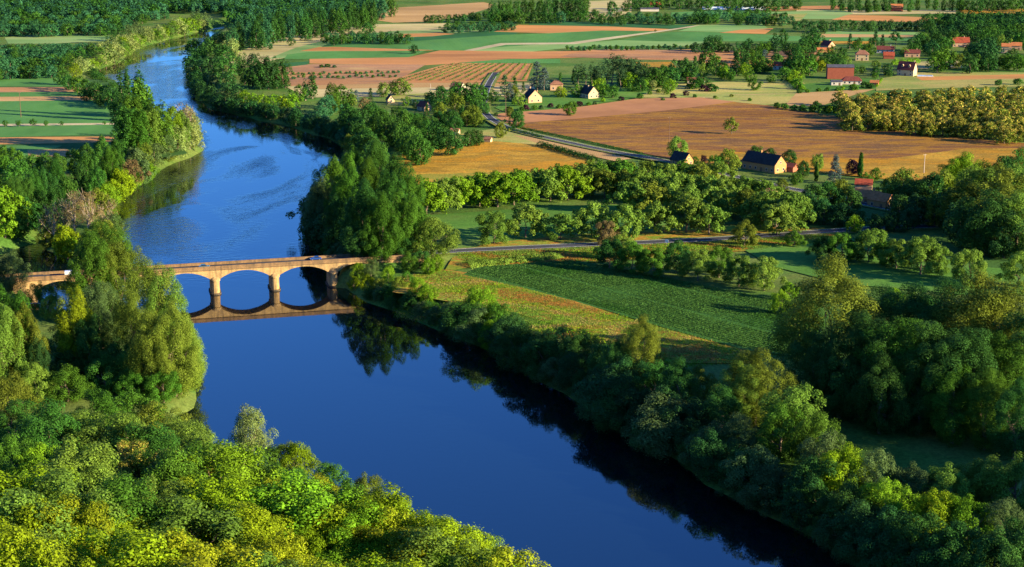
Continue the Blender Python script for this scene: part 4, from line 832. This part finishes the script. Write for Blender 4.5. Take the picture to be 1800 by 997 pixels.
# ---- the village
vg = 'trees of the village'
trees('among the village houses', vg, [(1408,94,17,1.1,'green'),(1390,100,14,1,'green'),(1424,104,13,1,'mid'),(1396,124,10,1,'lime'),(1380,118,11,1,'mid'),(1402,138,8,1,'mid'),(1440,106,9,1,'gold'),(1456,112,7,1,'olive'),(1428,50,15,1,'dark'),(1418,62,12,1,'dark'),(1440,62,11,1,'dark'),(1508,72,9,1,'mid'),(1470,96,9,1,'green'),(1485,98,9,1,'walnut'),(1462,80,9,1,'mid'),(1620,60,15,1,'dark'),(1630,66,13,1,'dark'),(1606,78,9,1,'green'),(1590,84,8,1,'walnut'),(1522,78,8,1,'dark'),(1540,118,7,1,'dark'),(1560,112,7,1,'dark'),(1515,116,6,1,'mid'),(1502,116,6,1,'green'),(1540,106,7,1,'walnut'),
 (1650,88,18,1.1,'mid'),(1664,84,17,1.1,'mid'),(1682,94,12,1,'olive'),(1640,72,14,1,'deep'),(1736,66,17,1,'deep'),(1722,76,15,1,'deep'),(1745,78,14,1,'deep'),(1762,62,12,1,'walnut'),(1786,60,12,1,'mid'),(1706,78,11,1,'mid'),(1698,92,10,1,'dark'),(1782,85,9,1,'dark'),(1772,98,12,1,'mid'),(1790,96,13,1,'mid'),(1752,104,8,1,'dark'),(1730,104,9,1,'deep'),(1710,112,6,1,'dark'),(1565,124,5,1,'dark'),(1538,128,5,1,'mid'),(1405,118,11,1,'mid'),(1432,80,11,1,'dark'),(1412,76,11,1,'dark'),(1450,92,8,1,'dark')])
HOUSES_PX = [(1372,122),(1476,135),(1497,145),(1515,102),(1455,86),(1556,91),(1562,100),(1603,97),(1688,78),(1768,88),(1594,128)]
def scatter(n, x0, x1, y0, y1, hh, cols, seed):
    rg = random.Random(seed); out = []
    while len(out) < n:
        x, y = rg.uniform(x0, x1), rg.uniform(y0, y1); b_ = y + 20
        if any(abs(x - a) < 22 and -4 < b_ - c < 22 for a, c in HOUSES_PX): continue
        out.append((x, y, hh * rg.uniform(.6, 1.2), 1.0, rg.choice(cols)))
    return out
trees('in the back gardens of the village', vg, scatter(46, 1300, 1560, 66, 104, 10, ['green','dark','mid','dark'], 1) + scatter(34, 1600, 1810, 56, 100, 12, ['green','dark','deep','mid'], 2))
trees('in the hamlet back gardens', hm, scatter(26, 1010, 1380, 110, 138, 9, ['green','mid','lime','dark'], 3) + scatter(16, 760, 930, 150, 200, 9, ['green','dark','olive'], 4))
trees('between the village houses', vg, [(1495,60,14),(1540,52,16),(1530,66,11),(1552,60,13)], kind='fir_tree', col='deep')
trees('with bare stem between the village houses', vg, [(1575,58,15)], kind='umbrella_pine', col='dark')
trees('low beside the village gardens', vg, [(1440,154,3,1,'mid'),(1455,153,3,1,'green'),(1472,153,3,1,'mid'),(1500,148,5,1,'mid'),(1522,144,5,1,'green'),(1532,147,4,1,'dark'),(1420,156,3,1,'mid'),(1405,158,3,1,'green'),(1480,152,3,1,'lime'),(1755,140,4.5,1,'dark'),(1790,138,5,1,'green'),(1562,122,5,1,'dark')], kind='shrub')
# ---- the flowering plantation
cp = 'flowering plantation trees'
for r_ in range(6):
    row('in the %s of the cream-flowering plantation' % ['rear row', 'second row', 'third row', 'fourth row', 'fifth row', 'front row'][r_], cp, (1484 + r_ * 4, 164 + r_ * 7), (1815, 149 + r_ * 14.5), 13, 10, 'chestnut_tree', 'mid', jx=5, jy=2.5, w=1.1)
trees('at the plantation corner by the brown meadow', 'hedge shrubs by the plantation', [(1366,180,4,1,'green'),(1380,182,4,1,'green'),(1396,184,4,1,'dark'),(1412,184,4.5,1,'green'),(1428,185,4.5,1,'mid'),(1444,186,5,1,'green'),(1458,186,5,1,'lime'),(1434,178,5,1,'dark'),(1470,185,5,1,'dark')], kind='shrub')
# ---- far rows and groves
fg = 'trees of the far groves'
row('in the dark round row above the village', fg, (1400,36), (1632,36), 15, 11, 'broadleaf_tree', ['dark', 'deep'])
for y0, n, lab in ((24,10,'in the rear row of the corner wood'),(34,11,'in the middle row of the corner wood'),(44,11,'in the front row of the corner wood'),(54,10,'in the fringe of the corner wood')):
    row(lab, fg, (1630 + (y0 - 24) * .4, y0), (1810, y0 - 2), n, 13, 'broadleaf_tree', ['dark', 'deep', 'green'])
for y0, x0, x1, n, h_, lab in ((16,1230,1350,8,11,'in the rear row of the middle grove'),(22,1225,1380,10,11,'in the front row of the middle grove'),(22,1055,1240,12,10,'in the rear row of the long grove'),(28,1060,1245,12,9,'in the front row of the long grove'),
   (38,788,895,9,8,'in the rear row of the square copse'),(43,782,902,10,8,'in the front row of the square copse'),(56,575,700,10,9,'in the rear row of the block copse'),(61,572,712,11,9,'in the front row of the block copse'),(28,1300,1390,7,10,'in the row beside the middle grove')):
    row(lab, fg, (x0, y0), (x1, y0), n, h_, 'broadleaf_tree', ['teal', 'green', 'dark'])
row('in the hedgerow by the emerald field', fg, (1222,75), (1395,74), 13, 9, 'broadleaf_tree', ['dark', 'green', 'deep'])
trees('scattered over the far fields', fg, [(569,47,11,1,'deep'),(512,68,7,1,'dark'),(475,78,5,1,'deep'),(646,40,12,1,'dark'),(727,79,8,1,'deep'),(1258,64,14,1,'dark'),(1376,52,15,.8,'dark'),(1246,64,12,1,'dark'),(605,46,3,1,'deep'),(543,64,3,1,'dark'),(593,51,3,1,'dark'),(1152,52,2.5,1,'dark')])
row('in the brown field row', 'low trees along the brown field', (998,81), (1216,79), 24, 4, 'orchard_tree', ['teal', 'green'])
row('in the tall row by the sandy field', fg, (405,46), (655,6), 18, 24, 'tall_tree', ['teal', 'green', 'dark'])
row('in the wood behind the tall row', fg, (420,32), (690,-4), 16, 22, 'tall_tree', ['teal', 'green'])
row('in the grove right of the sandy field', fg, (868,4), (1030,-6), 13, 20, 'tall_tree', ['green', 'dark'])
row('in the low grove right of the sandy field', fg, (750,28), (880,18), 11, 9, 'broadleaf_tree', ['green', 'dark'])
row('in the green belt beyond the sandy field', fg, (870,22), (1045,20), 13, 12, 'broadleaf_tree', ['green', 'dark', 'teal'])
row('in the wood edge above the red barn', fg, (1465,-4), (1690,-2), 16, 15, 'tall_tree', ['dark', 'green'])
row('in the low wood edge above the red barn', fg, (1480,8), (1560,8), 6, 9, 'broadleaf_tree', ['green'])
row('in the wood edge at the far corner', fg, (1690,0), (1810,-2), 10, 14, 'broadleaf_tree', ['dark', 'green'])
row('in the belt behind the greenhouse', fg, (1110,-4), (1400,-2), 18, 14, 'broadleaf_tree', ['green', 'dark'])
trees('standing by the far straw field', fg, [(1076,2,14,1,'dark'),(1045,16,8,1,'dark'),(1100,6,10,1,'dark')])
row('in the low saplings of the brown strip', 'saplings of the brown strip', (505,128), (700,124), 22, 2.2, 'shrub', ['green', 'teal'], jy=1.5)
row('in the lower saplings of the brown strip', 'saplings of the brown strip', (505,134), (695,131), 20, 2.2, 'shrub', ['green', 'teal'], jy=1.5)
trees('on the brown strip above the saplings', 'saplings of the brown strip', [(565,114,2.5,1.4,'dark'),(576,113,2.8,1.5,'dark'),(588,115,2.2,1.5,'teal')], kind='shrub')

plant_all()

# far woods that read as one mass
def forest(name, poly_px, spacing, hh, cols, label, group=None, seed=1):
    rng = np.random.default_rng(seed); poly = np.array([P(a, c, G)[:2] for a, c in poly_px]); lo, hi = poly.min(0), poly.max(0)
    n = int((hi[0]-lo[0]) * (hi[1]-lo[1]) / spacing ** 2); p = rng.uniform(lo, hi, (n, 2)); p = p[poly_signed(p, poly) < 0]
    p = p[poly_signed(p, RIVER) > 6]; n = len(p); k = 110; h = hh * rng.uniform(.75, 1.25, n)
    i = np.repeat(np.arange(n), k); u = unit(n * k, rng); u[:, 2] = np.abs(u[:, 2]) * np.where(rng.random(n*k) < .7, 1, -.6)
    lump = 1 + .22 * np.sin(3 * np.arctan2(u[:, 1], u[:, 0]) + i) + .15 * np.sin(5 * u[:, 2] + i * 2.0)
    r_ = rng.uniform(.7, 1.05, n * k) * lump
    c = np.column_stack([p[i, 0] + u[:, 0] * r_ * h[i] * .34, p[i, 1] + u[:, 1] * r_ * h[i] * .34, G + h[i] * (.5 + .48 * u[:, 2] * r_)])
    v = leaf_quads(c, u + np.array([0, 0, .3]) + rng.normal(size=u.shape) * .35, hh * .16, rng, .8)
    mi = np.repeat(rng.integers(0, len(cols), n), k)
    o = D.objects.new(name, np_mesh(name, v, 4, [LEAFMATS[x] for x in cols], mi)); C.objects.link(o); tag(o, label, 'wood', group, 'stuff')
forest('forest', [(-120,62),(0,40),(240,38),(300,24),(380,26),(410,48),(480,52),(560,40),(650,30),(690,2),(720,-30),(700,-75),(-150,-75)], 9.5, 13, ['teal', 'green', 'teal', 'dark'], 'far green woods beyond the upper river', seed=3)
forest('forest', [(690,-12),(860,-8),(1000,-5),(1250,-8),(1500,-8),(1830,-8),(1850,-60),(690,-60)], 13, 14, ['dark', 'green', 'teal'], 'far woods closing the plain behind the fields', seed=4)
forest('forest', [(1650,40),(1850,36),(1850,62),(1690,64)], 9, 11, ['dark', 'deep'], 'dark corner wood behind the village', seed=5)

# ------------------------------------------------------------------ hedges and vines
def hedge(name, a, b_, z0, h, wd, col, label, cat, group=None, pxz=G, dens=9, ls=.45, seed=0, pts_=None):
    rng = np.random.default_rng(seed); a = P(a[0], a[1], pxz); c = P(b_[0], b_[1], pxz); L = np.linalg.norm((c - a)[:2]); d = (c - a) / L; q = np.array([-d[1], d[0], 0])
    n = int(L * dens); t_ = rng.uniform(0, L, n); an = rng.uniform(0, 2 * pi, n); rr = rng.uniform(.6, 1.05, n) * (1 + .2 * np.sin(t_ * .9 + seed))
    off = np.cos(an) * rr; up = np.abs(np.sin(an)) * rr
    cpos = d[None] * t_[:, None] + q[None] * (off * wd / 2)[:, None]; cpos[:, 2] = up * h
    nr = q[None] * off[:, None]; nr[:, 2] = up + .2; nr += rng.normal(size=nr.shape) * .4
    o = D.objects.new(name, np_mesh(name, leaf_quads(cpos, nr, ls, rng), 4, [LEAFMATS[col]])); C.objects.link(o); o.location = (a[0], a[1], gz(a[0], a[1]) if z0 is None else z0)
    return tag(o, label, cat, group)
hedge('hedge', (948,256), (1048,284), G, 2.6, 5, 'dark', 'clipped dark hedge running below the lane across the golden meadow', 'hedge', dens=60, ls=.7)
hedge('hedge', (893,228), (955,244), G, 1.8, 3, 'green', 'low green hedge along the lane beside the sparse tree', 'hedge', dens=45, ls=.6, seed=2)
hedge('hedge', (908,224), (1130,272), G, 1.3, 2, 'dark', 'thin low hedge along the far verge of the lane', 'hedge', dens=30, ls=.5, seed=3)
hedge('hedge', (1568,114), (1616,111), G, 4.5, 4, 'lime', 'tall clipped bright hedge behind the cream house', 'hedge', dens=60, ls=.8, seed=4)
hedge('hedge', (1550,140), (1540,154), G, 1.5, 2, 'lime', 'short pale hedge edging the cream house lawn', 'hedge', dens=30, ls=.6, seed=5)
hedge('hedge', (1480,398), (1620,386), G, 1.6, 2.5, 'green', 'clipped hedge bending along the shaded road junction', 'hedge', dens=60, ls=.5, seed=6)
hedge('hedge', (820,468), (985,452), G, 1.8, 9, 'walnut', 'rough green bramble bank under the road edge', 'hedge', dens=120, ls=.6, seed=7)
hedge('hedge', (1385,140), (1412,160), G, 3.0, 5, 'lime', 'sloping bright hedge beside the pale garden lawn', 'hedge', dens=70, ls=.7, seed=8)
for i in range(13):
    t_ = i / 12.0
    hedge('vine_row', (700 + 218 * t_, 143 - 1 * t_), (800 + 136 * t_, 112.5), G, 1.5, 1.5, 'green', f'{ORD[i]} vine line from the left across the pink plough', 'vine', 'vine lines across the pink plough', dens=3.2, ls=1.0, seed=20 + i)

# ------------------------------------------------------------------ crops and grasses nobody could count
def tufts(name, px, n, cols, size, hgt, label, seed=0, rows=None):
    rng = np.random.default_rng(seed); poly = np.array([P(a, c, G)[:2] for a, c in px]); lo, hi = poly.min(0), poly.max(0)
    p = rng.uniform(lo, hi, (n * 3, 2)); p = p[poly_signed(p, poly) < rng.normal(size=len(p)) * .8][:n]
    if rows:                                          # drilled in lines, thin in places
        d = (P(*rows[1], G) - P(*rows[0], G))[:2]; d /= np.linalg.norm(d); q = np.array([-d[1], d[0]]); k = p @ q; k2 = np.round(k / 1.7) * 1.7 + rng.normal(size=len(p)) * .3
        p = p + q * (k2 - k)[:, None]; thin = np.sin(p[:, 0] * .09 + np.sin(p[:, 1] * .05) * 2) * np.sin(p[:, 1] * .075 + 1); p = p[(thin < .55) | (rng.random(len(p)) < .45)]
        wheel = np.abs(((p @ q) % 21) - 10) > .9; p = p[wheel | (rng.random(len(p)) < .2)]
    n = len(p)
    nz = np.sin(p[:, 0] * .11 + 2 * np.sin(p[:, 1] * .07)) + np.sin(p[:, 1] * .13 + p[:, 0] * .05) + rng.normal(size=n) * .28
    mi = np.clip(((nz + 2) / 4 * len(cols)).astype(int), 0, len(cols) - 1)
    c = np.column_stack([p, np.maximum(ground(p), .3) + .15 + rng.uniform(.1, 1, n) * hgt]); nr = unit(n, rng); nr[:, 2] = np.abs(nr[:, 2]) * .7 + .35
    o = D.objects.new(name, np_mesh(name, leaf_quads(c, nr, size, rng, .6), 4, [LEAFMATS[x] for x in cols], mi)); C.objects.link(o); tag(o, label, 'crop' if 'crop' in name else 'grass', None, 'stuff')
tufts('crop', [(820,482),(852,471),(1000,460),(1072,471),(1370,531),(1436,560),(1408,627),(1310,614),(1172,576),(1002,526),(905,501)], 190000, ['crop', 'crop', 'crop', 'green'], .42, .35, 'dark green leafy crop filling the riverside field', 1, rows=((905,501),(1310,614)))
tufts('grass', [(690,515),(700,490),(775,475),(815,485),(905,505),(1000,530),(1170,580),(1300,616),(1320,635),(1180,650),(1040,612),(900,572),(780,548),(700,530)], 70000, ['walnut', 'lime', 'straw', 'yellowgreen', 'lime', 'orange'], .4, .35, 'rough yellow and rusty grass between crop field and river trees', 2)
tufts('grass', [(800,448),(1050,436),(1300,425),(1480,413),(1480,424),(1340,438),(1050,460),(830,468)], 36000, ['walnut', 'orange', 'lime', 'walnut'], .45, .4, 'rough grass verge below the road', 3)

# ------------------------------------------------------------------ houses
def wallm(n, c): return flat(n, c, .9, var=.12, scale=.8, spec=.1)
WALL = {'cream': wallm('cream_render', (.52,.38,.21)), 'pink': wallm('pink_stone', (.50,.30,.17)), 'ochre': wallm('ochre_stone', (.42,.215,.085)), 'white': wallm('white_render', (.56,.48,.38)), 'brick': wallm('red_brick', (.26,.075,.045)), 'plank': wallm('red_planks', (.36,.12,.07))}
def roofm(n, c):
    m, t, b = new_mat(n); tc = N(t, 'ShaderNodeTexCoord'); wv = N(t, 'ShaderNodeTexWave'); wv.bands_direction = 'Z'; wv.inputs['Scale'].default_value = 1.6; wv.inputs['Distortion'].default_value = .6
    no = N(t, 'ShaderNodeTexNoise'); no.inputs['Scale'].default_value = .8; no.inputs['Detail'].default_value = 7
    t.links.new(tc.outputs['Object'], wv.inputs['Vector']); t.links.new(tc.outputs['Object'], no.inputs['Vector'])
    r = N(t, 'ShaderNodeValToRGB'); r.color_ramp.elements[0].position = .3; r.color_ramp.elements[1].position = .7
    r.color_ramp.elements[0].color = rgba([x * .7 for x in c]); r.color_ramp.elements[1].color = rgba([x * 1.25 for x in c]); t.links.new(no.outputs[0], r.inputs[0])
    mr = N(t, 'ShaderNodeMapRange'); mr.inputs[3].default_value = .75; mr.inputs[4].default_value = 1.1; t.links.new(wv.outputs['Fac'], mr.inputs[0])
    h = N(t, 'ShaderNodeHueSaturation'); t.links.new(r.outputs[0], h.inputs['Color']); t.links.new(mr.outputs[0], h.inputs['Value']); t.links.new(h.outputs[0], b.inputs['Base Color'])
    b.inputs['Roughness'].default_value = .95; b.inputs['Specular IOR Level'].default_value = .08; return m
ROOF = {'slate': roofm('dark_slate', (.042,.038,.036)), 'red': roofm('red_tiles', (.30,.065,.035)), 'maroon': roofm('maroon_tiles', (.17,.05,.04)), 'brown': roofm('brown_tiles', (.26,.12,.075)), 'orange': roofm('orange_tiles', (.45,.16,.06)), 'tin': roofm('grey_sheeting', (.08,.08,.10))}
PANE = flat('window_pane', (.02,.025,.035), .1, spec=.6); FRAME = flat('window_frame', (.6,.56,.5), .6); WOOD = flat('timber', (.16,.09,.05), .8)
def house(px, py, L, W, wh, rh, rz, wall, roof, label, hip=0.0, chim=((.3, 0),), win=2, name='house', cat='house', dorm=0, door=True, overhang=.45):
    """px, py: the middle of its footprint seen on the ground; L runs along the ridge"""
    p = P(px, py, G); r = empty(name, (p[0], p[1], G), radians(rz)); tag(r, label, cat)
    l, q = L / 2, W / 2
    m_ = MB(); hp = hip * l
    vs = [(-l,-q,-.3),(l,-q,-.3),(l,q,-.3),(-l,q,-.3),(-l,-q,wh),(l,-q,wh),(l,q,wh),(-l,q,wh)]
    fs = [(0,1,5,4),(2,3,7,6)]
    if hip: fs += [(1,2,6,5),(3,0,4,7)]
    else: vs += [(l,0,wh+rh),(-l,0,wh+rh)]; fs += [(1,2,6,8,5),(3,0,4,9,7)]
    m_.add(vs, fs); wo_ = m_.build('wall', WALL[wall], r)
    m_ = MB(); e = overhang; sl = rh / q; z0 = wh - e * sl; a = l + (e * .7 if not hip else e); bq = q + e; zt = wh + rh; th = .22
    rx = a if not hip else max(.1, l - hp)
    top = [(-a,-bq,z0),(a,-bq,z0),(a,bq,z0),(-a,bq,z0),(rx,0,zt),(-rx,0,zt)]
    vs = [(x, y, z + th) for x, y, z in top] + [(x, y, z + .02) for x, y, z in top]
    fs = [(0,1,4,5),(2,3,5,4),(7,6,11,10),(9,8,10,11),(0,6,7,1),(2,8,9,3),(1,7,10,4),(4,10,8,2),(3,9,11,5),(5,11,6,0)] if not hip else [(0,1,4,5),(2,3,5,4),(1,2,4),(3,0,5),(0,6,7,1),(1,7,8,2),(2,8,9,3),(3,9,6,0),(6,9,8,7)]
    m_.add(vs, fs); ro = m_.build('roof', ROOF[roof], r)
    for cx, cy in chim:
        m_ = MB(); X, Y_ = cx * L, cy * W; zt_ = wh + rh * (1 - abs(cy) * 2)
        m_.box(X-.35, X+.35, Y_-.35, Y_+.35, zt_-.8, zt_+1.1); m_.box(X-.43, X+.43, Y_-.43, Y_+.43, zt_+1.102, zt_+1.25); m_.build('chimney', WALL[wall], r)
    def opening(nm, x, y, z, ww, hh_, ax):
        m_ = MB(); e_ = .05
        if ax == 'y': s = -1 if y < 0 else 1; m_.box(x-ww/2-.1, x+ww/2+.1, min(y, y+s*e_), max(y, y+s*e_), z-.1, z+hh_+.1)
        else: s = -1 if x < 0 else 1; m_.box(min(x, x+s*e_), max(x, x+s*e_), y-ww/2-.1, y+ww/2+.1, z-.1, z+hh_+.1)
        f_ = m_.build(nm, FRAME if nm == 'window' else WOOD, r)
        if nm == 'window':
            m_ = MB(); d_ = .075
            if ax == 'y': m_.box(x-ww/2, x+ww/2, min(y, y+s*d_), max(y, y+s*d_), z, z+hh_)
            else: m_.box(min(x, x+s*d_), max(x, x+s*d_), y-ww/2, y+ww/2, z, z+hh_)
            m_.build('pane', PANE, f_)
    n = max(2, int(L / 3.5)) if win else 0
    for s in (-1, 1):
        for i in range(n):
            x = -l + L * (i + .5) / n
            if door and s < 0 and i == n // 2: opening('door', x, s * q, 0, 1.1, 2.1, 'y'); continue
            opening('window', x, s * q, 1.0 if wh < 4 else .9, 1.0, 1.25, 'y')
            if wh > 4.6: opening('window', x, s * q, 3.3, .9, 1.1, 'y')
        if win:
            for y in ((-.24 * W, .24 * W) if W > 5 else (0,)): opening('window', s * l, y, 1.0, .95, 1.25, 'x')
            if not hip and rh > 2: opening('window', s * l, 0, wh + .35, .85, 1.05, 'x')
            elif wh > 4.6: opening('window', s * l, 0, 3.3, .9, 1.1, 'x')
    for i in range(dorm):
        x = -l + L * (i + .7) / (dorm + .4); y = -q * .62; zb_ = wh + rh * (1 - .62)
        m_ = MB(); m_.prism([(x-.7, zb_-.3), (x+.7, zb_-.3), (x+.7, zb_+.9), (x, zb_+1.6), (x-.7, zb_+.9)], y - .6, y + 1.6); dm = m_.build('dormer', WALL[wall], r)
        m_ = MB(); m_.box(x-.4, x+.4, y-.64, y-.602, zb_, zb_+.85); m_.build('pane', PANE, dm)
    return r
house(1343,299,22,9,4.4,4.4,-50,'ochre','slate','long barn house with dark slate roof and glowing ochre gable',chim=((-.1,.0),))
house(1384,300,9,6,2.4,1.6,-35,'plank','maroon','low wooden shed with maroon roof against the barn house',chim=(),win=0,name='shed',cat='shed')
house(1198,290,10,7,3.0,3.8,-48,'ochre','slate','small dark-roofed cottage with orange gable behind the walnut orchard',chim=())
house(1522,356,15,8,3.4,2.4,-40,'ochre','orange','orange-tiled house with chimney among dark trees near the road',chim=((.25,0),))
house(1550,364,10,8,3.6,2.8,-50,'ochre','orange','lower orange-tiled wing with lit gable beside the road junction trees',chim=())
house(1518,333,8,6,3,2,-15,'pink','red','little red-roofed outbuilding behind the orange-tiled house',chim=(),win=0)
house(1350,348,8,6,3.4,2.4,-20,'pink','brown','cottage roof half hidden by the walnut orchard',chim=())
house(936,180,9,10,4.2,4.8,-66,'pink','slate','pink gabled house with chimneys left of the hamlet gardens',chim=((-.42,.0),(.35,.2)))
house(978,158,9,7,4.4,2.4,0,'pink','brown','small pink house with brown pyramid roof behind the gabled house',hip=.7,chim=())
house(1036,172,12,8.5,3.6,4.8,-62,'cream','slate','cream gabled house with black roof below the pine stand',chim=((.0,-.1),))
house(1223,147,13,6.5,2.8,1.6,-4,'white','maroon','long low white garage with maroon roof at the hamlet edge',chim=(),win=1)
house(1372,122,11,7,3.4,2.4,-20,'white','red','red-roofed villa half hidden behind the green village trees')
house(1594,133,13,9,5.2,5.6,-32,'cream','maroon','tall cream house with steep maroon roof beside the blue pool',chim=((.42,0),),dorm=2)
house(1476,138,20,9,9.0,1.6,-4,'brick','tin','big red-brick barn with grey sheet roof in the village',chim=(),win=0,name='barn',cat='barn')
house(1497,148,14,8,3.0,2.6,-8,'white','maroon','low white house with maroon hip roof before the red barn',hip=.4,chim=())
house(1470,150,8,6,3.0,.8,-4,'white','tin','white flat-roofed annex at the foot of the red barn',chim=(),win=1)
house(1537,150,6,4,2.2,1.4,-20,'plank','orange','small orange-roofed shed on the cream house lawn edge',chim=(),win=0,name='shed',cat='shed')
house(1515,106,11,8.5,5.4,3.0,-10,'cream','brown','square cream house with brown hip roof in the village',hip=.6,chim=((-.2,0),))
house(1455,87,11,8,4.0,4.0,-60,'pink','maroon','pink house with steep maroon roof among dark village trees',chim=((.2,0),))
house(1450,92,14,5,2.4,1.6,-6,'ochre','orange','long low orange-roofed wing below the steep maroon house',chim=(),win=0)
house(1556,93,15,8,3.2,2.8,-16,'white','maroon','white bungalow with wide maroon roof behind the red shed')
house(1562,103,9,6,3.0,2.6,-8,'brick','red','bright red-roofed shed in front of the white bungalow',chim=(),win=0,name='shed',cat='shed')
house(1603,100,13,8,3.6,2.6,-10,'pink','maroon','maroon-roofed house right of the white bungalow')
house(1688,82,15,9,4.2,4.4,-6,'pink','red','large coral-roofed house standing among dark trees',chim=((.2,0),))
house(1768,93,8,7,6.0,2.4,-14,'cream','orange','tall cream house near the village edge with orange roof')
house(1786,88,9,7,4.2,2.6,-14,'pink','orange','lower pink wing beside the tall cream edge house',chim=())
house(1576,20,14,9,4.6,4.0,-10,'brick','orange','lone red-brick barn at the foot of the far wood',chim=(),win=0,name='barn',cat='barn')
house(1150,15,16,10,4,3.6,-12,'pink','red','red-roofed farmhouse beyond the long grove')
house(1142,20,22,6,3,1.2,-4,'white','tin','long white farm shed before the far farmhouse',chim=(),win=0,name='shed',cat='shed')
house(686,181,5,4.6,2.6,2.8,-70,'cream','slate','small pale gabled cottage peeping over the plantation',chim=())
house(746,194,8,6,3,2.8,-50,'pink','maroon','maroon roof peeping out behind the plantation lines',chim=())
house(800,237,5,4,2.4,1.3,-15,'cream','brown','tiny cream shed at the golden meadow edge',chim=(),win=0,name='shed',cat='shed')
house(858,250,4,3,2.0,1.0,-20,'cream','brown','tiny low hut beside the dark round meadow trees',chim=(),win=0,name='shed',cat='shed')
house(128,17,22,10,4,3.2,-8,'pink','orange','orange roof lost in the far left woods',chim=(),win=0)
house(805,160,9,7,3.4,2.8,-30,'white','brown','small white house between the hamlet trees',chim=())

# long greenhouse
p = P(1290, 17, G); gr = empty('greenhouse', (p[0], p[1], G), radians(-4)); tag(gr, 'long pale greenhouse tunnel on the far plain', 'greenhouse')
m_ = MB(); arc = [(4 * cos(pi * k / 10), 3.6 * sin(pi * k / 10)) for k in range(11)]
vs = []; fs = []
for x in (-38, 38): vs += [(x, a, b_) for a, b_ in arc]
fs = [(k, k + 1, k + 12, k + 11) for k in range(10)] + [tuple(range(10, -1, -1)), tuple(range(11, 22))]
m_.add(vs, fs); m_.build('cover', flat('greenhouse_film', (.55,.62,.68), .35, var=.1), gr)
for i in range(9):
    m_ = MB(); x = -38 + i * 9.5; m_.tube([(x, a * 1.02, b_ * 1.02) for a, b_ in arc], [.1] * 11, 4); m_.build('hoop', FRAME, gr)

# swimming pool
p = P(1626, 135, G); po = empty('swimming_pool', (p[0], p[1], G + .9), radians(-10)); tag(po, 'bright blue swimming pool beside the tall cream house', 'pool')
m_ = MB(); m_.box(-6,6,-3.2,-2.6,-.6,.12); m_.box(-6,6,2.6,3.2,-.6,.12); m_.box(-6,-5.4,-2.6,2.6,-.6,.12); m_.box(5.4,6,-2.6,2.6,-.6,.12); m_.build('coping', FRAME, po)
m_ = MB(); m_.add([(-5.4,-2.6,0),(5.4,-2.6,0),(5.4,2.6,0),(-5.4,2.6,0)], [(0,1,2,3)]); m_.build('pool_water', flat('pool_blue', (.03,.22,.55), .08, spec=.5), po)

# poles, posts, railing
POLE = flat('pole_wood', (.13,.075,.05), .9); CONC = flat('pole_concrete', (.45,.36,.30), .85)
def pole(px, py, h, mat, label, arm=True, r_=.22):
    p = P(px, py, G); r = empty('utility_pole', (p[0], p[1], G), .3); tag(r, label, 'pole')
    m_ = MB(); m_.tube([(0,0,-.5),(0,0,h)], [r_, r_ * .6], 8); m_.build('post', mat, r)
    if arm:
        m_ = MB(); m_.box(-.9,.9,-.06,.06,h-.5,h-.36); ar = m_.build('crossarm', mat, r)
        for x in (-.75, 0, .75): m_ = MB(); m_.tube([(x,0,h-.36),(x,0,h-.1)], [.05,.04], 6); m_.build('insulator', CONC, ar)
pole(1176, 252, 15, POLE, 'tall brown pole rising out of the brown meadow')
pole(1624, 305, 10, CONC, 'pale concrete pole at the meadow corner trees')
pole(37, 206, 16, POLE, 'tall rusty pole in the left river field')
pole(889, 208, 14, POLE, 'dark reddish pole at the bend of the lane')
pole(757, 170, 9, CONC, 'leaning pale pole beside the straw field', arm=False)
def sign_post(px, py, h, label, col):
    p = P(px, py, G); r = empty('road_sign', (p[0], p[1], gz(p[0], p[1]) + .2), -.6); tag(r, label, 'sign')
    m_ = MB(); m_.tube([(0,0,-.4),(0,0,h)], [.06,.06], 6); m_.build('post', CONC, r)
    m_ = MB(); m_.box(-.8,.8,-.1,-.063,h-1.3,h); m_.build('panel', col, r, bevel=.02)
SW = flat('sign_white', (.7,.74,.76), .5)
sign_post(1619, 397, 3.6, 'pale square sign at the shaded road junction', SW)
sign_post(1626, 393, 4.2, 'taller narrow sign behind the pale junction sign', SW)
sign_post(1172, 432, 2.4, 'small white roadside marker before the walnut row', SW)
a, c = P(1722, 408, G), P(1830, 440, G); L_ = np.linalg.norm(c - a); fe = empty('railing', a, math.atan2(c[1]-a[1], c[0]-a[0])); tag(fe, 'pale post railing under the roadside trees', 'fence')
for i in range(int(L_ / 2.5) + 1): m_ = MB(); m_.box(i*2.5-.07, i*2.5+.07, -.07, .07, -.2, 1.0); m_.build('post', CONC, fe)
for z in (.45, .85): m_ = MB(); m_.box(0, L_, -.12, -.072, z, z + .12); m_.build('rail', CONC, fe)
